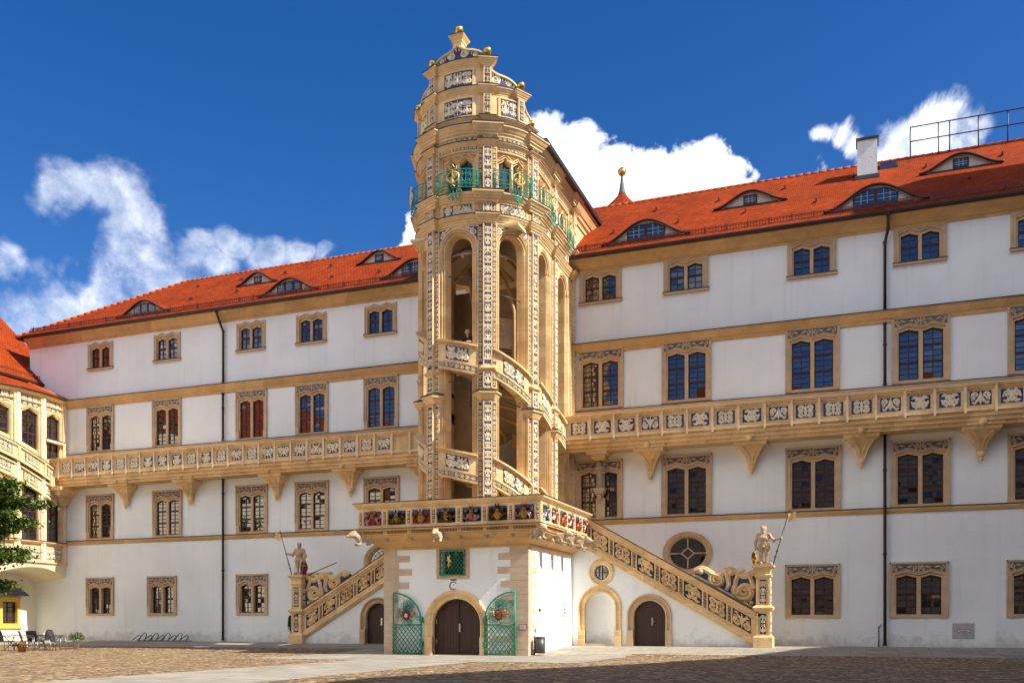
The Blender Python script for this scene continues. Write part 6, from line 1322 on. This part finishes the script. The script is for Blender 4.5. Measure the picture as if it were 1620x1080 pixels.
def table(px_, label):
    x, y = gpx(*px_); z = gz(y)+.004; t = thing('cafe_table', label, 'table', (x, y, z), 'café tables'); m = MB(); m.box(x-.62, x+.62, y-.38, y+.38, z+.71, z+.74); m.build('tabletop', WICK, t)
    for s in (-1, 1): m = MB(); m.tube([(x+s*.5, y-.3, z), (x+s*.4, y, z+.35), (x+s*.5, y+.3, z+.7)], .02, 0, 6); m.tube([(x+s*.5, y+.3, z), (x+s*.4, y+.03, z+.35), (x+s*.5, y-.3, z+.7)], .02, 0, 6); m.build('leg', ALU, t)
    return x, y, z+.74
tb = table((78, 1027.5), 'dark café table beside the rightmost chair, a bottle on it'); table((27, 1028.5), 'dark café table at the left frame edge between the chairs')
m = MB(); m.lathe([(.001, 0), (.037, .005), (.037, .17), (.014, .23), (.014, .29), (.001, .29)], (tb[0]-.1, tb[1]+.05, tb[2]), 10); tag(m.build('bottle', mat('brown_bottle_glass', (.06, .02, .01), .15, .1, 3, 0)), 'small brown bottle standing on the café table', 'bottle')
m = MB(); m.lathe([(.03, 0), (.035, .1), (.032, .1), (.028, .01)], (tb[0]-.3, tb[1]-.05, tb[2]), 10); tag(m.build('drinking_glass', mat('pale_glass', (.6, .6, .58), .1, .1, 3, 0)), 'small pale glass beside the bottle on the café table', 'glass')
def plant(px_, label, pr, ph, potm, cols, hgt, spread, n, seed):
    x, y = gpx(*px_); z = gz(y)+.004; t = thing('potted_plant', label, 'plant', (x, y, z)); m = MB(); m.lathe([(.001, 0), (pr*.68, .0), (pr, ph), (pr*1.08, ph), (pr*1.08, ph-.03), (pr*.9, ph-.02), (.001, ph-.05)], (x, y, z), 18); m.build('pot', potm, t)
    m = MB(); R = random.Random(seed)
    for k in range(n):
        a = R.uniform(0, 2*pi); q = R.random()**.6; c = (x+cos(a)*spread*q, y+sin(a)*spread*q, z+ph+hgt*R.random()*(1-.55*q*q)); l = R.uniform(.04, .09); b = R.uniform(0, 2*pi); tl = R.uniform(-.3, 1.0)
        d = (cos(b)*cos(tl), sin(b)*cos(tl), sin(tl)); e = (-sin(b)*.4, cos(b)*.4, 0); f = lambda u, v: tuple(c[i]+l*(d[i]*u+e[i]*v) for i in range(3)); m.poly([f(-1, 0), f(0, -1), f(1, 0), f(0, 1)], R.choice((0, 0, 1, 1)) if len(cols) < 3 or R.random() < .55 else R.choice((2, 2, 3)))
    m.build('foliage', [mat('plant_'+c, v, .6, .3, 9, 0) for c, v in cols], t)
plant((121, 1025.5), 'tall pale metal pot with a bushy green plant beside the rightmost café chair', .19, .45, mat('pale_zinc', (.62, .64, .66), .5, .15, 6, .1), [('green', (.05, .11, .02)), ('light_green', (.12, .2, .04))], .42, .36, 420, 2)
plant((35, 1031), 'terracotta pot of pink and white flowers before the café chairs', .21, .27, mat('terracotta', (.40, .16, .07), .8, .15, 6, .1), [('green', (.05, .11, .02)), ('light_green', (.12, .2, .04)), ('pink', (.55, .08, .12)), ('white', (.75, .7, .65))], .26, .38, 420, 4)
t = thing('bike_rack', 'low grey metal bicycle rack of leaning loops against the left wing wall', 'bike rack', (atx(252, -.5), -.5, 0)); m = MB()
xa, xb = atx(217, -.55), atx(292, -.55); m.box(xa, xb+.3, -.62, -.58, .0, .05); m.box(xa, xb+.3, -.32, -.28, .0, .05); m.build('base_rails', IRON, t); n = 9
for k in range(n):
    x = xa+(xb-xa)*k/(n-1); h = .42 if k % 2 else .30; m = MB(); P = [(x-.35, -.6, .04), (x+.05, -.58, h), (x+.17, -.56, h+.06), (x+.25, -.53, h-.02), (x+.2, -.5, h-.12), (x-.12, -.3, .04)]; m.tube(P, .025, 0, 7); m.build('loop', IRON, t)
# hatch on the wall, manhole, covers
m = MB(); f = flat(0); hx = atx(1524, 0); m.mbox(f, hx-.42, hx+.42, -.02, .012, .36, 1.02); m.mbox(f, hx-.39, hx+.39, .012, .02, .39, .99); m.mbox(f, hx-.24, hx+.24, .02, .026, .62, .76, 1); m.mbox(f, hx-.22, hx+.22, .026, .029, .64, .74, 2); m.mbox(f, hx-.16, hx+.16, .029, .031, .675, .70, 3); m.ball((hx-.33, -.025, .69), .02, 3, 6)
tag(m.build('wall_cabinet', [mat('pale_grey_metal', (.44, .44, .45), .5, .08, 4, 0), mat('sign_red', (.45, .03, .03), .5, .05, 3, 0), mat('sign_white', (.7, .7, .7)), BLACK]), 'grey metal cabinet door with a small red sign, low on the right wall', 'cabinet')
m = MB(); hx = atx(1390, 0)
m.tube([(hx, -.04, .0), (hx, -.04, .85), (hx+.1, -.04, .95)], .022, 0, 6); tag(m.build('conduit', GUT), 'thin dark conduit rising from the ground beside the right downpipe', 'pipe')
p = gpx(307, 1035); m = MB(); m.lathe([(.001, .012), (.3, .012), (.33, .004)], (p[0], p[1], gz(p[1])), 20); tag(m.build('drain_cover', mat('green_grey_iron', (.16, .2, .15), .7, .2, 8, .3)), 'round grey green drain cover in the sunlit cobbles at left', 'cover')
# ------------------------------------------------------------ people
SKIN = mat('skin', (.50, .29, .20), .6, .1, 8, 0); DARK = mat('dark_navy_cloth', (.018, .02, .032), .85, .3, 8, .2, 60); HAIR = mat('grey_brown_hair', (.10, .07, .05), .7, .3, 20, .3, 80); TROU = mat('dark_trousers', (.02, .02, .022), .85, .3, 8, .2, 60)
def fingers(w, d, c=.0):
    P = [(w, tuple(w[i]+d[i]*.08 for i in range(3)), .028, .034)]; e = (d[1]*.9+.2, -d[0]*.9, .25)
    for k in range(4): o = [w[i]+d[i]*.09+e[i]*.02*(k-1.5) for i in range(3)]; P.append((tuple(o), tuple(o[i]+d[i]*(.07+.012*(k in (1, 2)))+(0, 0, -.015)[i] for i in range(3)), .0105, .008))
    P.append((tuple(w[i]+d[i]*.02+e[i]*.03 for i in range(3)), tuple(w[i]+d[i]*.07+e[i]*.06 for i in range(3)), .012, .009)); return P
# leaning on the upper parapet of the stair tower
B = BAYS[3]; wx = .42; zs = 12.75-.26*wx; p0 = B(wx, -.62, 0); t = thing('person', 'person in a dark shirt leaning on the upper parapet inside the stair tower', 'person', (p0[0], p0[1], zs-.95)); L0 = (p0[0], p0[1], zs-.95)
hd = [((.02, -.30, 1.33), (.02, -.36, 1.40), .052, .05), ((.03, -.40, 1.47), (.03, -.39, 1.52), .085, .092), ((.03, -.46, 1.43), (.03, -.47, 1.41), .05, .04), ((.03, -.49, 1.47), (.03, -.505, 1.455), .014, .018), ((-.06, -.39, 1.48), (-.06, -.39, 1.46), .018, .015), ((.12, -.39, 1.48), (.12, -.39, 1.46), .018, .015), ((0, -.475, 1.49), (0, -.475, 1.49), .012, .012), ((.06, -.475, 1.49), (.06, -.475, 1.49), .012, .012)]
arms_ = [((-.28, -.40, 1.06), (.0, -.56, 1.02), .042, .032), ((.30, -.38, 1.06), (.20, -.62, 1.03), .042, .032)]+fingers((.0, -.56, 1.02), (.8, -.2, 0))+fingers((.20, -.62, 1.03), (-.6, -.3, 0))
m = MB(); add_sdf(m, hd+arms_+[((-.1, .05, .85), (-.1, .02, .45), .085, .065), ((-.1, .02, .45), (-.1, .06, .08), .065, .045), ((.1, .05, .85), (.1, .02, .45), .085, .065), ((.1, .02, .45), (.1, .06, .08), .065, .045), ((-.1, .05, .05), (-.1, -.1, .04), .045, .04), ((.1, .05, .05), (.1, -.1, .04), .045, .04), ((-.06, .05, .92), (.06, .05, .92), .12, .12), ((0, .02, 1.0), (0, -.18, 1.22), .12, .13), ((-.12, -.24, 1.28), (.12, -.24, 1.28), .07, .07)], .013, L0, 0, .025); m.build('body', SKIN, t)
m = MB(); add_sdf(m, [((0, .04, .93), (0, -.16, 1.2), .15, .15), ((-.14, -.23, 1.28), (.14, -.23, 1.28), .095, .095), ((-.2, -.23, 1.28), (-.29, -.36, 1.10), .075, .065), ((.2, -.23, 1.28), (.31, -.34, 1.10), .075, .065)], .016, L0, 0, .04); m.build('shirt', DARK, t)
m = MB(); add_sdf(m, [((-.07, .05, .92), (.07, .05, .92), .135, .135), ((-.1, .05, .85), (-.1, .05, .1), .10, .065), ((.1, .05, .85), (.1, .05, .1), .10, .065)], .016, L0, 0, .03); m.build('trousers', TROU, t)
m = MB(); add_sdf(m, [((.03, -.36, 1.53), (.03, -.35, 1.555), .088, .08), ((.03, -.325, 1.48), (.03, -.325, 1.44), .07, .05)], .012, L0, 0, .02); m.build('hair', HAIR, t)
# half hidden behind the left newel pillar
px0, py0 = atx(463.5, -1.75), -1.75; L1 = (px0, py0, 0); t = thing('person', 'person in dark clothes half hidden behind the left staircase pillar', 'person', L1)
bd = [((0, 0, 1.42), (0, -.01, 1.50), .055, .05), ((0, -.01, 1.58), (0, -.01, 1.64), .085, .095), ((0, -.08, 1.54), (0, -.09, 1.52), .05, .04), ((0, -.105, 1.59), (0, -.12, 1.57), .014, .018), ((-.095, 0, 1.6), (-.095, 0, 1.57), .018, .015), ((.095, 0, 1.6), (.095, 0, 1.57), .018, .015), ((-.1, 0, .9), (-.11, -.02, .48), .085, .062), ((-.11, -.02, .48), (-.11, .03, .08), .06, .042), ((.1, 0, .9), (.1, -.02, .48), .085, .062), ((.1, -.02, .48), (.1, .03, .08), .06, .042), ((-.06, 0, .95), (.06, 0, .95), .12, .12), ((0, 0, 1.0), (0, 0, 1.25), .11, .13), ((-.14, 0, 1.36), (.14, 0, 1.36), .07, .07), ((-.2, 0, 1.34), (-.25, .02, 1.06), .05, .042), ((-.25, .02, 1.06), (-.22, -.08, .82), .04, .03), ((.2, 0, 1.34), (.25, .02, 1.06), .05, .042), ((.25, .02, 1.06), (.22, -.08, .82), .04, .03)]+fingers((-.22, -.08, .82), (.05, -.2, -.95))+fingers((.22, -.08, .82), (.05, -.2, -.95))
m = MB(); add_sdf(m, bd, .013, L1, 0, .025); m.build('body', SKIN, t)
m = MB(); add_sdf(m, [((0, 0, .92), (0, 0, 1.28), .15, .15), ((-.15, 0, 1.36), (.15, 0, 1.36), .09, .09), ((-.2, 0, 1.34), (-.26, .02, 1.06), .072, .06), ((-.26, .02, 1.06), (-.23, -.06, .86), .058, .048), ((.2, 0, 1.34), (.26, .02, 1.06), .072, .06), ((.26, .02, 1.06), (.23, -.06, .86), .058, .048)], .016, L1, 0, .04); m.build('jacket', DARK, t)
m = MB(); add_sdf(m, [((-.07, 0, .93), (.07, 0, .93), .135, .135), ((-.1, 0, .9), (-.11, .02, .1), .10, .068), ((.1, 0, .9), (.1, .02, .1), .10, .068)], .016, L1, 0, .03); m.build('trousers', TROU, t)
m = MB(); add_sdf(m, [((0, .02, 1.66), (0, .03, 1.68), .092, .085), ((0, .06, 1.6), (0, .06, 1.56), .07, .05)], .012, L1, 0, .02); m.build('hair', HAIR, t)
m = MB(); add_sdf(m, [((-.11, .05, .05), (-.11, -.14, .04), .052, .045), ((.1, .05, .05), (.1, -.14, .04), .052, .045)], .014, L1, 0, .02); m.build('shoes', BLACK, t)
